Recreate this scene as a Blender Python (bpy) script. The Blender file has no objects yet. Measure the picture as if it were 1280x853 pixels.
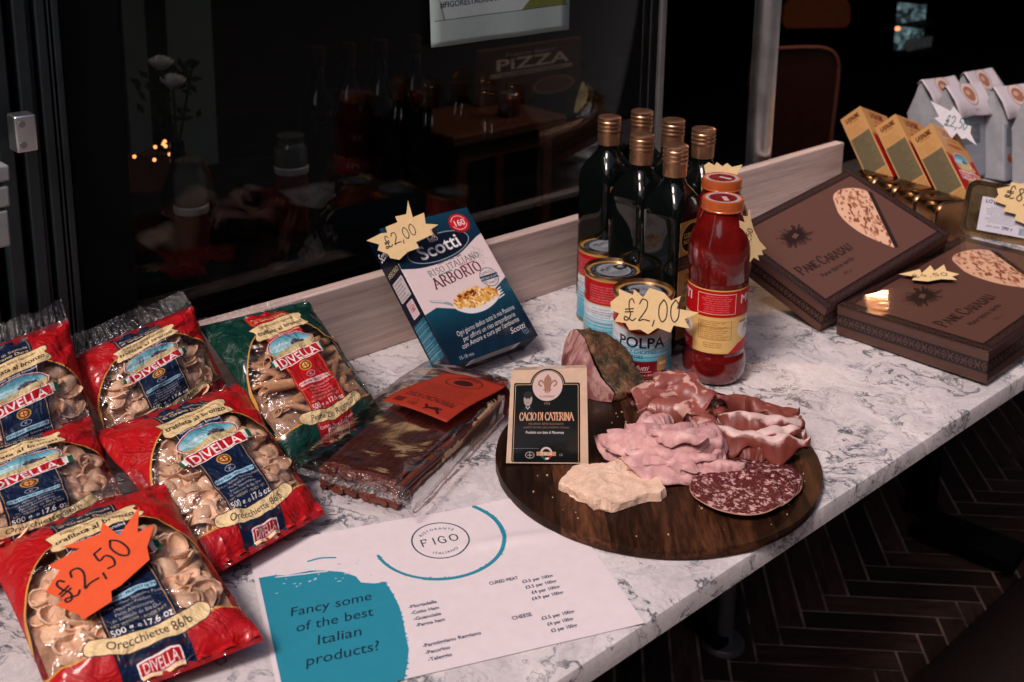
import bpy, bmesh, math, random
import numpy as np
from mathutils import Vector, Matrix, Euler

# ------------------------------------------------------------------ camera, world, sun, exposure
R_ = math.radians
sc = bpy.context.scene
COL = sc.collection
F_PX, PITCH, ROLL, CX, CY = 1428.316, 0.2384387, 0.0166657, 662.757, 157.302   # measured from the paper, cans and edges
CAM_H = 0.6225                                                                  # metres above the counter top
_fw = np.array([0, math.cos(PITCH), -math.sin(PITCH)]); _rt = np.array([1.0, 0, 0]); _up = np.cross(_rt, _fw)
_r = _rt * math.cos(ROLL) + _up * math.sin(ROLL); _u = -_rt * math.sin(ROLL) + _up * math.cos(ROLL)
cam_d = bpy.data.cameras.new('camera'); cam = bpy.data.objects.new('camera', cam_d); COL.objects.link(cam)
cam.matrix_world = Matrix(((_r[0], _u[0], -_fw[0], 0), (_r[1], _u[1], -_fw[1], 0), (_r[2], _u[2], -_fw[2], CAM_H), (0, 0, 0, 1)))
cam_d.sensor_width = 36; cam_d.lens = 36 * F_PX / 1280
cam_d.shift_x = (640 - CX) / 1280; cam_d.shift_y = (CY - 426.5) / 1280
cam_d.clip_start = 0.05; cam_d.clip_end = 200
cam_d.dof.use_dof = True; cam_d.dof.focus_distance = 1.18; cam_d.dof.aperture_fstop = 9.0
sc.camera = cam

SUN_EL, SUN_AZ = R_(52), R_(215)      # azimuth measured clockwise from +Y: behind and left of the camera
w = bpy.data.worlds.new('World'); sc.world = w; w.use_nodes = True
nt = w.node_tree; bg = nt.nodes['Background']
sky = nt.nodes.new('ShaderNodeTexSky'); sky.sky_type = 'NISHITA'; sky.sun_disc = False
sky.sun_elevation = SUN_EL; sky.sun_rotation = SUN_AZ; sky.dust_density = 4.0; sky.air_density = 1.0; sky.ozone_density = 0.6
tint = nt.nodes.new('ShaderNodeMix'); tint.data_type = 'RGBA'; tint.blend_type = 'MULTIPLY'; tint.inputs[0].default_value = 1.0
tint.inputs[7].default_value = (1.0, 0.88, 0.90, 1)
nt.links.new(sky.outputs[0], tint.inputs[6]); nt.links.new(tint.outputs[2], bg.inputs[0]); bg.inputs[1].default_value = 0.07
sd = bpy.data.lights.new('sun', 'SUN'); sd.energy = 1.5; sd.angle = R_(14); sd.color = (1.0, 0.88, 0.85)
sun = bpy.data.objects.new('sun', sd); COL.objects.link(sun)
_sdir = Vector((math.sin(SUN_AZ) * math.cos(SUN_EL), math.cos(SUN_AZ) * math.cos(SUN_EL), math.sin(SUN_EL)))
sun.rotation_euler = _sdir.to_track_quat('Z', 'Y').to_euler()
sc.view_settings.view_transform = 'Standard'; sc.view_settings.look = 'None'
sc.view_settings.exposure = 0.78; sc.view_settings.gamma = 1.0
sc.render.engine = 'CYCLES'
cy = sc.cycles
cy.use_denoising = True; cy.max_bounces = 8; cy.transparent_max_bounces = 24; cy.diffuse_bounces = 3; cy.glossy_bounces = 4; cy.transmission_bounces = 6
cy.caustics_reflective = False; cy.caustics_refractive = False; cy.sample_clamp_indirect = 3.0

# ------------------------------------------------------------------ geometry frame
def ray(x, y):
    return ((x - CX) / F_PX) * _r + ((CY - y) / F_PX) * _u + _fw
def at(x, y, z=0.0):
    d = ray(x, y); t = (z - CAM_H) / d[2]; return Vector(d * t) + Vector((0, 0, CAM_H))
def on(x, y, p0, n):
    """point of the plane (p0, n) seen at photo pixel x, y"""
    d = Vector(ray(x, y)); o = Vector((0, 0, CAM_H)); n = Vector(n); t = (Vector(p0) - o).dot(n) / d.dot(n); return o + d * t
YAW = 0.75059
TU = Vector((math.cos(YAW), math.sin(YAW), 0)); NV = Vector((-math.sin(YAW), math.cos(YAW), 0)); ZZ = Vector((0, 0, 1))
def W(u, v, z=0.0): return TU * u + NV * v + ZZ * z
V_FRONT, V_BACK = 0.5316, 1.106
def on_v(x, y, v): return on(x, y, W(0, v), NV)
Z_FLOOR = -0.75

# ------------------------------------------------------------------ object helpers
def tag(o, label=None, cat=None, group=None, kind=None):
    if label: o['label'] = label
    if cat: o['category'] = cat
    if group: o['group'] = group
    if kind: o['kind'] = kind
    return o
def empty(name, loc=(0, 0, 0), label=None, cat=None, group=None, rot=(0, 0, 0)):
    o = bpy.data.objects.new(name, None); COL.objects.link(o); o.location = loc; o.rotation_euler = rot; o.empty_display_size = 0.02
    return tag(o, label, cat, group)
class MB:
    def __init__(s): s.v = []; s.f = []; s.uv = []; s.mi = []
    def vert(s, p): s.v.append(tuple(p)); return len(s.v) - 1
    def face(s, idx, uv=None, m=0): s.f.append(tuple(idx)); s.uv.append(uv); s.mi.append(m)
    def poly(s, pts, uv=None, m=0):
        b = len(s.v); s.v += [tuple(p) for p in pts]; s.face(range(b, b + len(pts)), uv, m)
    def box(s, c, d, M=None, m=0, uvs=None):
        """c centre, d full sizes, M 3x3; uvs {face: material index} get 0..1 UVs"""
        c = Vector(c); M = M or Matrix.Identity(3); hx, hy, hz = d[0] / 2, d[1] / 2, d[2] / 2
        P = lambda x, y, z: c + M @ Vector((x * hx, y * hy, z * hz))
        b = len(s.v)
        for z in (-1, 1):
            for y in (-1, 1):
                for x in (-1, 1): s.v.append(tuple(P(x, y, z)))
        F = {'-z': (0, 2, 3, 1), '+z': (4, 5, 7, 6), '-y': (0, 1, 5, 4), '+y': (3, 2, 6, 7), '-x': (2, 0, 4, 6), '+x': (1, 3, 7, 5)}
        for k, q in F.items():
            mm, sh = m, 0
            if uvs and k in uvs: mm, sh = uvs[k]
            u4 = [(0, 0), (1, 0), (1, 1), (0, 1)]; u4 = u4[-sh:] + u4[:-sh] if sh else u4
            s.face([b + i for i in q], u4, mm)
        return s
    def cyl(s, p0, p1, r0, r1=None, n=16, cap=True, m=0):
        p0, p1 = Vector(p0), Vector(p1); r1 = r0 if r1 is None else r1
        a = (p1 - p0).normalized(); x = a.orthogonal().normalized(); y = a.cross(x); b = len(s.v)
        for p, r in ((p0, r0), (p1, r1)):
            for i in range(n):
                t = 2 * math.pi * i / n; s.v.append(tuple(p + x * math.cos(t) * r + y * math.sin(t) * r))
        for i in range(n): j = (i + 1) % n; s.face((b + i, b + j, b + n + j, b + n + i), None, m)
        if cap: s.face([b + i for i in range(n)][::-1], None, m); s.face([b + n + i for i in range(n)], None, m)
        return s
    def lathe(s, prof, n=32, m=0, c=(0, 0, 0), sq=None, uvz=None):
        """prof [(r, z)], optional squareness; UV u round, v from uvz=(z0,z1)"""
        b = len(s.v); c = Vector(c)
        for r, z in prof:
            for i in range(n):
                t = 2 * math.pi * i / n; s.v.append((c.x + r * math.cos(t), c.y + r * math.sin(t), c.z + z))
        for k in range(len(prof) - 1):
            for i in range(n):
                j = (i + 1) % n; uv = None
                if uvz:
                    v0 = (prof[k][1] - uvz[0]) / (uvz[1] - uvz[0]); v1 = (prof[k + 1][1] - uvz[0]) / (uvz[1] - uvz[0])
                    uv = [(i / n, v0), ((i + 1) / n, v0), ((i + 1) / n, v1), (i / n, v1)]
                s.face((b + k * n + i, b + k * n + j, b + (k + 1) * n + j, b + (k + 1) * n + i), uv, m)
        return s
    def grid(s, P, uv=True, m=0, flip=False):
        """P[i][j] points; UV i->u, j->v"""
        b = len(s.v); ni, nj = len(P), len(P[0])
        for r in P:
            for p in r: s.v.append(tuple(p))
        for i in range(ni - 1):
            for j in range(nj - 1):
                q = [b + i * nj + j, b + (i + 1) * nj + j, b + (i + 1) * nj + j + 1, b + i * nj + j + 1]
                u = [(i / (ni - 1), j / (nj - 1)), ((i + 1) / (ni - 1), j / (nj - 1)), ((i + 1) / (ni - 1), (j + 1) / (nj - 1)), (i / (ni - 1), (j + 1) / (nj - 1))]
                if flip: q.reverse(); u.reverse()
                s.face(q, u if uv else None, m)
        return s
    def mesh(s, name, mats, smooth=True, origin=None):
        me = bpy.data.meshes.new(name); v = s.v
        if origin is not None: ox, oy, oz = origin; v = [(a - ox, b - oy, c - oz) for a, b, c in v]
        me.from_pydata(v, [], s.f)
        if any(u for u in s.uv):
            uvl = me.uv_layers.new(name='UVMap'); k = 0; dat = np.zeros((len(me.loops), 2), np.float32)
            for f, u in zip(s.f, s.uv):
                for q in range(len(f)): dat[k] = u[q] if u else (0, 0); k += 1
            uvl.data.foreach_set('uv', dat.ravel())
        for m in mats if isinstance(mats, (list, tuple)) else [mats]: me.materials.append(m)
        me.polygons.foreach_set('material_index', s.mi); me.polygons.foreach_set('use_smooth', [smooth] * len(s.f)); me.update()
        return me
    def build(s, name, mats, parent=None, smooth=True, bevel=0, seg=2, solid=0, local=False, angle=35, sub=0):
        org = None
        if parent is not None and not local:
            p = parent; org = Vector(parent['_o']) if '_o' in parent else Vector(parent.location)
        me = s.mesh(name, mats, smooth, org); o = bpy.data.objects.new(name, me); COL.objects.link(o)
        if parent is not None: o.parent = parent
        if solid: md = o.modifiers.new('solid', 'SOLIDIFY'); md.thickness = solid; md.offset = 0
        if sub: md = o.modifiers.new('sub', 'SUBSURF'); md.levels = sub; md.render_levels = sub
        if bevel: md = o.modifiers.new('bevel', 'BEVEL'); md.width = bevel; md.segments = seg; md.limit_method = 'ANGLE'; md.angle_limit = R_(40)
        if smooth and angle and not sub: me.set_sharp_from_angle(angle=R_(angle))
        return o
def copy_tree(o, parent=None):
    c = o.copy(); COL.objects.link(c)
    if parent is not None: c.parent = parent
    for ch in list(o.children): copy_tree(ch, c)
    return c
def world_root(o): return o.location
def sub_origin(p, root):      # a part whose children are given in world coordinates too
    p['_o'] = list(root.location); return p

# ------------------------------------------------------------------ material helpers
def lin(c): return tuple((x / 12.92 if x <= 0.04045 else ((x + 0.055) / 1.055) ** 2.4) for x in [k / 255 for k in c])
class NT:
    def __init__(s, name):
        s.m = bpy.data.materials.new(name); s.m.use_nodes = True; s.t = s.m.node_tree; s.p = s.t.nodes['Principled BSDF']; s.out = s.t.nodes['Material Output']; s.tc = None
    def n(s, t, **k):
        o = s.t.nodes.new(t)
        for a, b in k.items(): setattr(o, a, b)
        return o
    def l(s, a, b): s.t.links.new(a, b)
    def coord(s, kind='Object', scale=(1, 1, 1), rot=(0, 0, 0)):
        if not s.tc: s.tc = s.n('ShaderNodeTexCoord')
        mp = s.n('ShaderNodeMapping'); mp.inputs['Scale'].default_value = scale; mp.inputs['Rotation'].default_value = rot
        s.l(s.tc.outputs[kind], mp.inputs[0]); return mp.outputs[0]
    def noise(s, vec, scale, detail=4, rough=0.55, dist=0.0):
        o = s.n('ShaderNodeTexNoise'); o.inputs['Scale'].default_value = scale; o.inputs['Detail'].default_value = detail
        o.inputs['Roughness'].default_value = rough; o.inputs['Distortion'].default_value = dist
        if vec is not None: s.l(vec, o.inputs['Vector'])
        return o.outputs[0]
    def ramp(s, fac, stops, interp='LINEAR'):
        o = s.n('ShaderNodeValToRGB'); cr = o.color_ramp; cr.interpolation = interp
        while len(cr.elements) < len(stops): cr.elements.new(0.5)
        for e, (p, c) in zip(cr.elements, stops):
            e.position = p; e.color = (c, c, c, 1) if isinstance(c, (int, float)) else (*c[:3], 1)
        s.l(fac, o.inputs[0]); return o.outputs[0]
    def mix(s, fac, a, b, mode='MIX'):
        o = s.n('ShaderNodeMix', data_type='RGBA', blend_type=mode)
        for k, x in ((0, fac), (6, a), (7, b)):
            if hasattr(x, 'is_output'): s.l(x, o.inputs[k])
            elif k == 0: o.inputs[0].default_value = x
            else: o.inputs[k].default_value = (*x[:3], 1)
        return o.outputs[2]
    def math(s, op, a, b=None):
        o = s.n('ShaderNodeMath', operation=op)
        for k, x in enumerate((a, b)):
            if x is None: continue
            if hasattr(x, 'is_output'): s.l(x, o.inputs[k])
            else: o.inputs[k].default_value = x
        return o.outputs[0]
    def col(s, c):
        if hasattr(c, 'is_output'): s.l(c, s.p.inputs['Base Color'])
        else: s.p.inputs['Base Color'].default_value = (*c[:3], 1)
        return s
    def set(s, **k):
        for a, b in k.items():
            i = s.p.inputs[a.replace('_', ' ')]
            if hasattr(b, 'is_output'): s.l(b, i)
            else: i.default_value = b
        return s
    def bump(s, h, strength=0.3, dist=0.002):
        b = s.n('ShaderNodeBump'); b.inputs['Strength'].default_value = strength; b.inputs['Distance'].default_value = dist
        s.l(h, b.inputs['Height']); s.l(b.outputs[0], s.p.inputs['Normal']); s.lastbump = b.outputs[0]; return s
def simple(name, c, rough=0.5, metal=0.0, var=0.12, scale=60, bump=0.0, bd=0.0005, coat=0.0, spec=0.3, sss=0.0):
    k = NT(name); nz = k.noise(k.coord(), scale, 5)
    a = [x * (1 - var) for x in c]; b = [min(1, x * (1 + var)) for x in c]
    k.col(k.ramp(nz, [(0.3, a), (0.7, b)])); k.set(Metallic=metal, Coat_Weight=coat)
    k.p.inputs['Specular IOR Level'].default_value = spec
    k.l(k.ramp(k.noise(k.coord(), scale * 0.37, 3), [(0.3, max(0, rough - 0.06)), (0.7, min(1, rough + 0.08))]), k.p.inputs['Roughness'])
    if bump: k.bump(nz, bump, bd)
    if sss: k.set(Subsurface_Weight=sss); k.p.inputs['Subsurface Radius'].default_value = (0.006, 0.003, 0.002); k.p.inputs['Subsurface Scale'].default_value = 0.6
    return k.m

# ------------------------------------------------------------------ flat print: a small painter that draws label artwork (lettering, logos) into images
_gl = {}
def glyph(ch, bold):
    k = (ch, bold)
    if k in _gl: return _gl[k]
    def ev(txt):
        cu = bpy.data.curves.new('g', 'FONT'); cu.body = txt; cu.size = 1; cu.resolution_u = 3; cu.offset = 0.018 if bold else 0.0
        ob = bpy.data.objects.new('g', cu); COL.objects.link(ob); me = bpy.data.meshes.new_from_object(ob)
        n = len(me.vertices); v = np.zeros(n * 3, np.float32); me.vertices.foreach_get('co', v); v = v.reshape(-1, 3)[:, :2]
        cnt = {}
        for p in me.polygons:
            for e in p.edge_keys: cnt[e] = cnt.get(e, 0) + 1
        ed = [e for e, c in cnt.items() if c == 1]
        E_ = v[np.array(ed)] if ed else np.zeros((0, 2, 2))
        bpy.data.objects.remove(ob); bpy.data.curves.remove(cu); bpy.data.meshes.remove(me); return E_
    if ch == ' ': r = (np.zeros((0, 2, 2)), 0.3)
    else:
        e = ev(ch); mx = ev('|' + ch + '|')[..., 0].max() - ev('||')[..., 0].max(); r = (e, float(mx))
    _gl[k] = r; return r
def smooth_line(pts, n=6):
    p = [np.array(q, float) for q in pts]
    if len(p) < 3: return p
    p = [2 * p[0] - p[1]] + p + [2 * p[-1] - p[-2]]; o = []
    for i in range(1, len(p) - 2):
        for k in range(n):
            t = k / n; a, b, c, d = p[i - 1:i + 3]
            o.append(0.5 * ((2 * b) + (-a + c) * t + (2 * a - 5 * b + 4 * c - d) * t * t + (-a + 3 * b - 3 * c + d) * t ** 3))
    o.append(p[-2]); return o
# serif capitals as pen strokes: width, strokes ('~' = smooth curve)
SER = {'A': (.84, '0,0 .4,1|.36,1 .84,0|.14,.36 .66,.36'), 'B': (.66, '.1,0 .1,1|~.1,1 .4,1 .55,.78 .4,.54 .1,.54|~.1,.54 .45,.53 .64,.28 .45,0 .1,0'),
 'C': (.72, '~.68,.78 .5,1 .25,.96 .05,.5 .25,.04 .5,0 .7,.2'), 'D': (.76, '.1,0 .1,1|~.1,1 .5,.97 .74,.5 .5,.03 .1,0'), 'E': (.6, '.1,0 .1,1|.1,1 .56,1 .56,.85|.1,.52 .44,.52|.1,0 .58,0 .58,.16'),
 'F': (.58, '.1,0 .1,1|.1,1 .56,1 .56,.85|.1,.52 .44,.52'), 'G': (.76, '~.68,.78 .5,1 .25,.96 .05,.5 .25,.04 .5,0 .68,.1|.68,.1 .68,.44 .5,.44'), 'H': (.8, '.1,0 .1,1|.7,0 .7,1|.1,.52 .7,.52'),
 'I': (.34, '.17,0 .17,1'), 'L': (.58, '.1,0 .1,1|.1,0 .56,0 .56,.18'), 'M': (.92, '.1,0 .14,1|.14,1 .46,.1|.46,.1 .8,1|.8,1 .84,0'), 'N': (.8, '.1,0 .1,1|.1,1 .7,0|.7,0 .7,1'),
 'O': (.82, '~.41,1 .12,.82 .06,.5 .12,.18 .41,0 .7,.18 .76,.5 .7,.82 .41,1'), 'P': (.62, '.1,0 .1,1|~.1,1 .42,1 .6,.74 .42,.47 .1,.46'), 'R': (.72, '.1,0 .1,1|~.1,1 .42,1 .58,.76 .42,.52 .1,.51|.36,.5 .7,0'),
 'S': (.56, '~.5,.82 .36,1 .14,.94 .1,.72 .28,.54 .48,.36 .48,.1 .28,0 .06,.12'), 'T': (.68, '.34,0 .34,1|.04,.86 .04,1 .64,1 .64,.86'), 'U': (.78, '.1,1 .12,.3|~.12,.3 .2,.05 .38,0 .58,.05 .66,.3|.66,.3 .68,1'),
 'Z': (.66, '.08,.86 .08,1 .6,1|.6,1 .06,0|.06,0 .62,0 .62,.15'), 'V': (.8, '0,1 .4,0|.38,0 .8,1'), 'Q': (.82, '~.41,1 .12,.82 .06,.5 .12,.18 .41,0 .7,.18 .76,.5 .7,.82 .41,1|.45,.2 .78,-.15'), 'K': (.74, '.1,0 .1,1|.14,.45 .6,1|.25,.58 .7,0')}
# handwriting: pen strokes in a unit box
HAND = {'£': (.72, '~.6,.82 .5,1 .34,.9 .32,.6 .4,.3 .26,.05 .06,.06 .1,.2 .3,.12 .5,.02 .68,.12|.12,.52 .56,.56|.1,.4 .54,.42'), '2': (.66, '~.08,.78 .24,1 .5,.9 .48,.6 .26,.3 .04,.03 .3,.08 .64,.02'),
 '5': (.6, '.54,.98 .2,.96|~.2,.96 .12,.58 .4,.6 .5,.34 .34,.04 .06,.08'), '0': (.56, '~.3,.98 .08,.7 .06,.25 .24,.0 .46,.22 .5,.7 .34,.98 .26,.94'), ',': (.24, '.14,.06 .04,-.2'),
 '4': (.58, '.34,1 .04,.36 .54,.38|.4,.62 .38,-.02'), '8': (.56, '~.42,.86 .28,1 .1,.84 .26,.56 .44,.28 .3,.0 .08,.18 .2,.46 .44,.78'), ' ': (.3, '')}
def strokes(tbl, s, gap=0.12):
    out = []; x = 0
    for ch in s:
        wd, st = tbl.get(ch, (.3, ''))
        for k in st.split('|'):
            if not k: continue
            sm = k[0] == '~'; pts = [tuple(map(float, q.split(','))) for q in k.lstrip('~').split()]
            pts = smooth_line(pts) if sm else [np.array(q) for q in pts]
            out.append([(p[0] + x, p[1]) for p in pts])
        x += wd + gap
    return out, x - gap
class Cv:
    def __init__(s, w_, h_, bgc, a=1.0):
        s.w, s.h = w_, h_; s.im = np.zeros((h_, w_, 4), np.float32); s.im[..., :3] = np.array(bgc) / 255; s.im[..., 3] = a
        s.Y, s.X = np.mgrid[0:h_, 0:w_].astype(np.float32)
    def blend(s, cov, col, y0=0, x0=0, a=None, only=None):
        h_, w_ = cov.shape; t = s.im[y0:y0 + h_, x0:x0 + w_]; c = cov[..., None]
        if hasattr(col, 'shape') and col.ndim == 3: cc = col
        else: cc = np.array(col, np.float32) / 255
        t[..., :3] = t[..., :3] * (1 - c) + cc * c
        if a is not None: t[..., 3] = t[..., 3] * (1 - cov) + a * cov
        else: t[..., 3] = t[..., 3] * (1 - cov) + cov
    def cover(s, E_, ss=3):
        if len(E_) == 0: return None
        x0, y0 = np.floor(E_.reshape(-1, 2).min(0)).astype(int) - 1; x1, y1 = np.ceil(E_.reshape(-1, 2).max(0)).astype(int) + 2
        x0, y0 = max(0, x0), max(0, y0); x1, y1 = min(s.w, x1), min(s.h, y1)
        if x1 <= x0 or y1 <= y0: return None
        H_, W_ = y1 - y0, x1 - x0; A, B = E_[:, 0], E_[:, 1]; sw = A[:, 1] > B[:, 1]; A2 = np.where(sw[:, None], B, A); B2 = np.where(sw[:, None], A, B)
        a = (A2[:, 1] - y0) * ss - 0.5; b = (B2[:, 1] - y0) * ss - 0.5
        r0 = np.maximum(np.ceil(a), 0).astype(int); r1 = np.minimum(np.ceil(b), H_ * ss).astype(int); n = np.maximum(r1 - r0, 0)
        if n.sum() == 0: return None
        idx = np.repeat(np.arange(len(n)), n); off = np.arange(n.sum()) - np.repeat(np.cumsum(n) - n, n); rows = r0[idx] + off
        dy = (B2[idx, 1] - A2[idx, 1]); t = ((rows + 0.5) / ss + y0 - A2[idx, 1]) / np.where(dy == 0, 1, dy)
        xs = np.clip(A2[idx, 0] + t * (B2[idx, 0] - A2[idx, 0]) - x0, 0, W_ - 1e-3)
        o = np.lexsort((xs, rows)); rows, xs = rows[o], xs[o]
        st = np.searchsorted(rows, rows); par = (np.arange(len(rows)) - st) % 2; sg = np.where(par == 0, 1.0, -1.0)
        D = np.zeros((H_, W_ + 2)); i = xs.astype(int); f = xs - i; rr = rows // ss
        np.add.at(D, (rr, i), sg * (1 - f)); np.add.at(D, (rr, i + 1), sg * f)
        return np.clip(np.cumsum(D, 1)[:, :W_] / ss, 0, 1).astype(np.float32), y0, x0
    def edges(s, E_, col, al=1.0, a=None):
        r = s.cover(E_)
        if r: s.blend(r[0] * al, col, r[1], r[2], a)
    def poly(s, pts, col, al=1.0, a=None, sm=False):
        if sm: pts = smooth_line(list(pts) + [pts[0]])
        p = np.array(pts, float); s.edges(np.stack([p, np.roll(p, -1, 0)], 1), col, al, a)
    def rect(s, x0, y0, x1, y1, col, al=1.0, a=None, rot=0, r=0):
        c = ((x0 + x1) / 2, (y0 + y1) / 2); hx, hy = (x1 - x0) / 2, (y1 - y0) / 2; P = []
        if r:
            for (sx, sy, a0) in ((1, 1, 0), (-1, 1, 90), (-1, -1, 180), (1, -1, 270)):
                for k in range(7): t = R_(a0 + 15 * k); P.append((sx * (hx - r) + r * math.cos(t), sy * (hy - r) + r * math.sin(t)))
        else: P = [(-hx, -hy), (hx, -hy), (hx, hy), (-hx, hy)]
        q, z = math.cos(rot), math.sin(rot); s.poly([(c[0] + x * q - y * z, c[1] + x * z + y * q) for x, y in P], col, al, a)
    def ell(s, cx, cy_, rx, ry, col, al=1.0, a=None, rot=0, a0=0, a1=360):
        t = np.radians(np.linspace(a0, a1, 65)); q, z = math.cos(rot), math.sin(rot); x, y = rx * np.cos(t), ry * np.sin(t)
        s.poly(np.stack([cx + x * q - y * z, cy_ + x * z + y * q], -1), col, al, a)
    def line(s, pts, wd, col, al=1.0, a=None, nib=False, sm=False):
        pts = smooth_line(pts) if sm else pts
        p = np.array([tuple(q) for q in pts], float); pad = (max(wd) if isinstance(wd, (list, tuple)) else wd) + 2
        x0, y0 = np.floor(p.min(0) - pad).astype(int); x1, y1 = np.ceil(p.max(0) + pad).astype(int)
        x0, y0, x1, y1 = max(0, x0), max(0, y0), min(s.w, x1), min(s.h, y1)
        if x1 <= x0 or y1 <= y0: return
        X = s.X[y0:y1, x0:x1] + .5; Y = s.Y[y0:y1, x0:x1] + .5; M = np.zeros(X.shape, np.float32)
        for A, B in zip(p[:-1], p[1:]):
            d = B - A; L = d @ d
            if L < 1e-9: continue
            t = np.clip(((X - A[0]) * d[0] + (Y - A[1]) * d[1]) / L, 0, 1); D = np.hypot(X - A[0] - t * d[0], Y - A[1] - t * d[1])
            if nib:
                ph = math.atan2(-d[1], d[0]); k = abs(math.cos(ph - R_(105))) ** 2; ww = wd[0] + (wd[1] - wd[0]) * k
            else: ww = wd
            M = np.maximum(M, np.clip(ww / 2 + .5 - D, 0, 1))
        s.blend(M * al, col, y0, x0, a)
    def arc(s, cx, cy_, rx, ry, a0, a1, wd, col, al=1.0):
        t = np.radians(np.linspace(a0, a1, 40)); s.line(np.stack([cx + rx * np.cos(t), cy_ + ry * np.sin(t)], -1), wd, col, al)
    def text(s, st, x, y, size, col, bold=False, al=1.0, sx=1.0, shear=0.0, rot=0.0, align='C', arc=None, sp=0.0):
        """x, y: baseline anchor; size = em; arc=(radius) bends the line round a centre below (+) or above (-)"""
        tot = sum(glyph(c, bold)[1] + sp for c in st) * sx * size
        ox = {'C': -tot / 2, 'L': 0, 'R': -tot}[align]; out = []
        for c in st:
            e, adv = glyph(c, bold)
            if len(e):
                g = e.copy().astype(float); g[..., 0] = (g[..., 0] + shear * g[..., 1]) * sx * size; g[..., 1] *= -size
                if arc:
                    mid = ox + adv * sx * size / 2; th = mid / arc; g[..., 0] -= adv * sx * size / 2
                    q, z = math.cos(th), math.sin(th); gx = g[..., 0] * q - g[..., 1] * z + arc * math.sin(th); gy = g[..., 0] * z + g[..., 1] * q + arc - arc * math.cos(th)
                    g = np.stack([gx, gy], -1)
                else: g[..., 0] += ox
                out.append(g)
            ox += (adv + sp) * sx * size
        if not out: return
        E_ = np.concatenate(out); q, z = math.cos(rot), math.sin(rot)
        E_ = np.stack([x + E_[..., 0] * q - E_[..., 1] * z, y + E_[..., 0] * z + E_[..., 1] * q], -1); s.edges(E_, col, al)
    def fit(s, st, x0, x1, y, size, col, **k):
        tot = sum(glyph(c, k.get('bold', False))[1] for c in st) * size; s.text(st, x0, y, size, col, sx=(x1 - x0) / tot, align='L', **k)
    def pen(s, st, x, y, h_, col, tbl=SER, wd=(.05, .15), rot=0.0, align='C', sx=1.0, al=1.0, gap=0.12, serif=True, shear=0):
        """capitals drawn as pen strokes with thick stems and serifs (or handwriting)"""
        S_, tot = strokes(tbl, st, gap); ox = {'C': -tot / 2, 'L': 0, 'R': -tot}[align]; q, z = math.cos(rot), math.sin(rot)
        def T(p): a, b = (p[0] + ox + shear * p[1]) * h_ * sx, -p[1] * h_; return (x + a * q - b * z, y + a * z + b * q)
        for k in S_:
            if isinstance(wd, tuple): s.line([T(p) for p in k], (wd[0] * h_, wd[1] * h_), col, al, nib=True)
            else: s.line([T(p) for p in k], wd * h_, col, al)
            if serif and tbl is SER:
                for e, f in ((k[0], k[1]), (k[-1], k[-2])):
                    if (abs(e[1]) < .01 or abs(e[1] - 1) < .01) and abs(e[1] - f[1]) > 1.2 * abs(e[0] - f[0]) + .2: s.line([T((e[0] - .11, e[1])), T((e[0] + .11, e[1]))], wd[0] * h_, col, al)
    def fine(s, x0, y0, x1, y1, n, col, al=0.8, seed=0, cw=None, align='L', rot=0.0):
        """n rows of small type too small to be read"""
        rd = random.Random(seed); lh = (y1 - y0) / n; words = 'prodotto semola grano duro acqua cottura minuti conservare luogo fresco asciutto ingredienti valori medi energia'.split()
        for i in range(n):
            L = []
            y = y0 + lh * (i + .75); mx = (x1 - x0) * (rd.uniform(.75, 1) if align != 'J' else 1); sz = lh * .95; t = ''
            while True:
                t2 = (t + ' ' + rd.choice(words)).strip()
                if sum(glyph(c, False)[1] for c in t2) * sz * .9 > mx: break
                t = t2
            if align == 'C': s.text(t, (x0 + x1) / 2, y, sz, col, al=al, sx=.9, rot=rot)
            else: s.text(t, x0, y, sz, col, al=al, sx=.9, align='L', rot=rot)
    def grad(s, cov_pts, c0, c1, y0, y1, sm=False):
        pts = smooth_line(list(cov_pts) + [cov_pts[0]]) if sm else cov_pts
        p = np.array(pts, float); r = s.cover(np.stack([p, np.roll(p, -1, 0)], 1))
        if not r: return
        cv, ya, xa = r; t = np.clip((s.Y[ya:ya + cv.shape[0], xa:xa + cv.shape[1]] - y0) / (y1 - y0), 0, 1)[..., None]
        s.blend(cv, (np.array(c0) / 255 * (1 - t) + np.array(c1) / 255 * t).astype(np.float32), ya, xa)
    def image(s, name):
        im = bpy.data.images.new(name, s.w, s.h, alpha=True); im.alpha_mode = 'CHANNEL_PACKED'
        im.pixels.foreach_set(np.ascontiguousarray(s.im[::-1]).ravel()); im.update(); im.pack(); return im
def print_mat(name, cv, rough=0.45, coat=0.0, metal=0.0, bump=0.05, crinkle=None, dirt=0.06, croughness=0.1, spec=0.22):
    k = NT(name); t = k.n('ShaderNodeTexImage'); t.image = cv.image(name + '_print'); t.interpolation = 'Cubic'; t.extension = 'EXTEND'
    nz = k.noise(k.coord(), 90, 5); v = k.ramp(nz, [(.3, 1 - dirt), (.7, 1)]); k.col(k.mix(1, t.outputs[0], v, 'MULTIPLY'))
    k.set(Roughness=rough, Coat_Weight=coat, Metallic=metal); k.p.inputs['Specular IOR Level'].default_value = spec; k.p.inputs['Coat Roughness'].default_value = croughness
    if crinkle: k.bump(k.noise(k.coord(), crinkle[0], 3, .6, .8), crinkle[1], crinkle[2])
    elif bump: k.bump(nz, bump, .0004)
    k.img = t; return k
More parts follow.
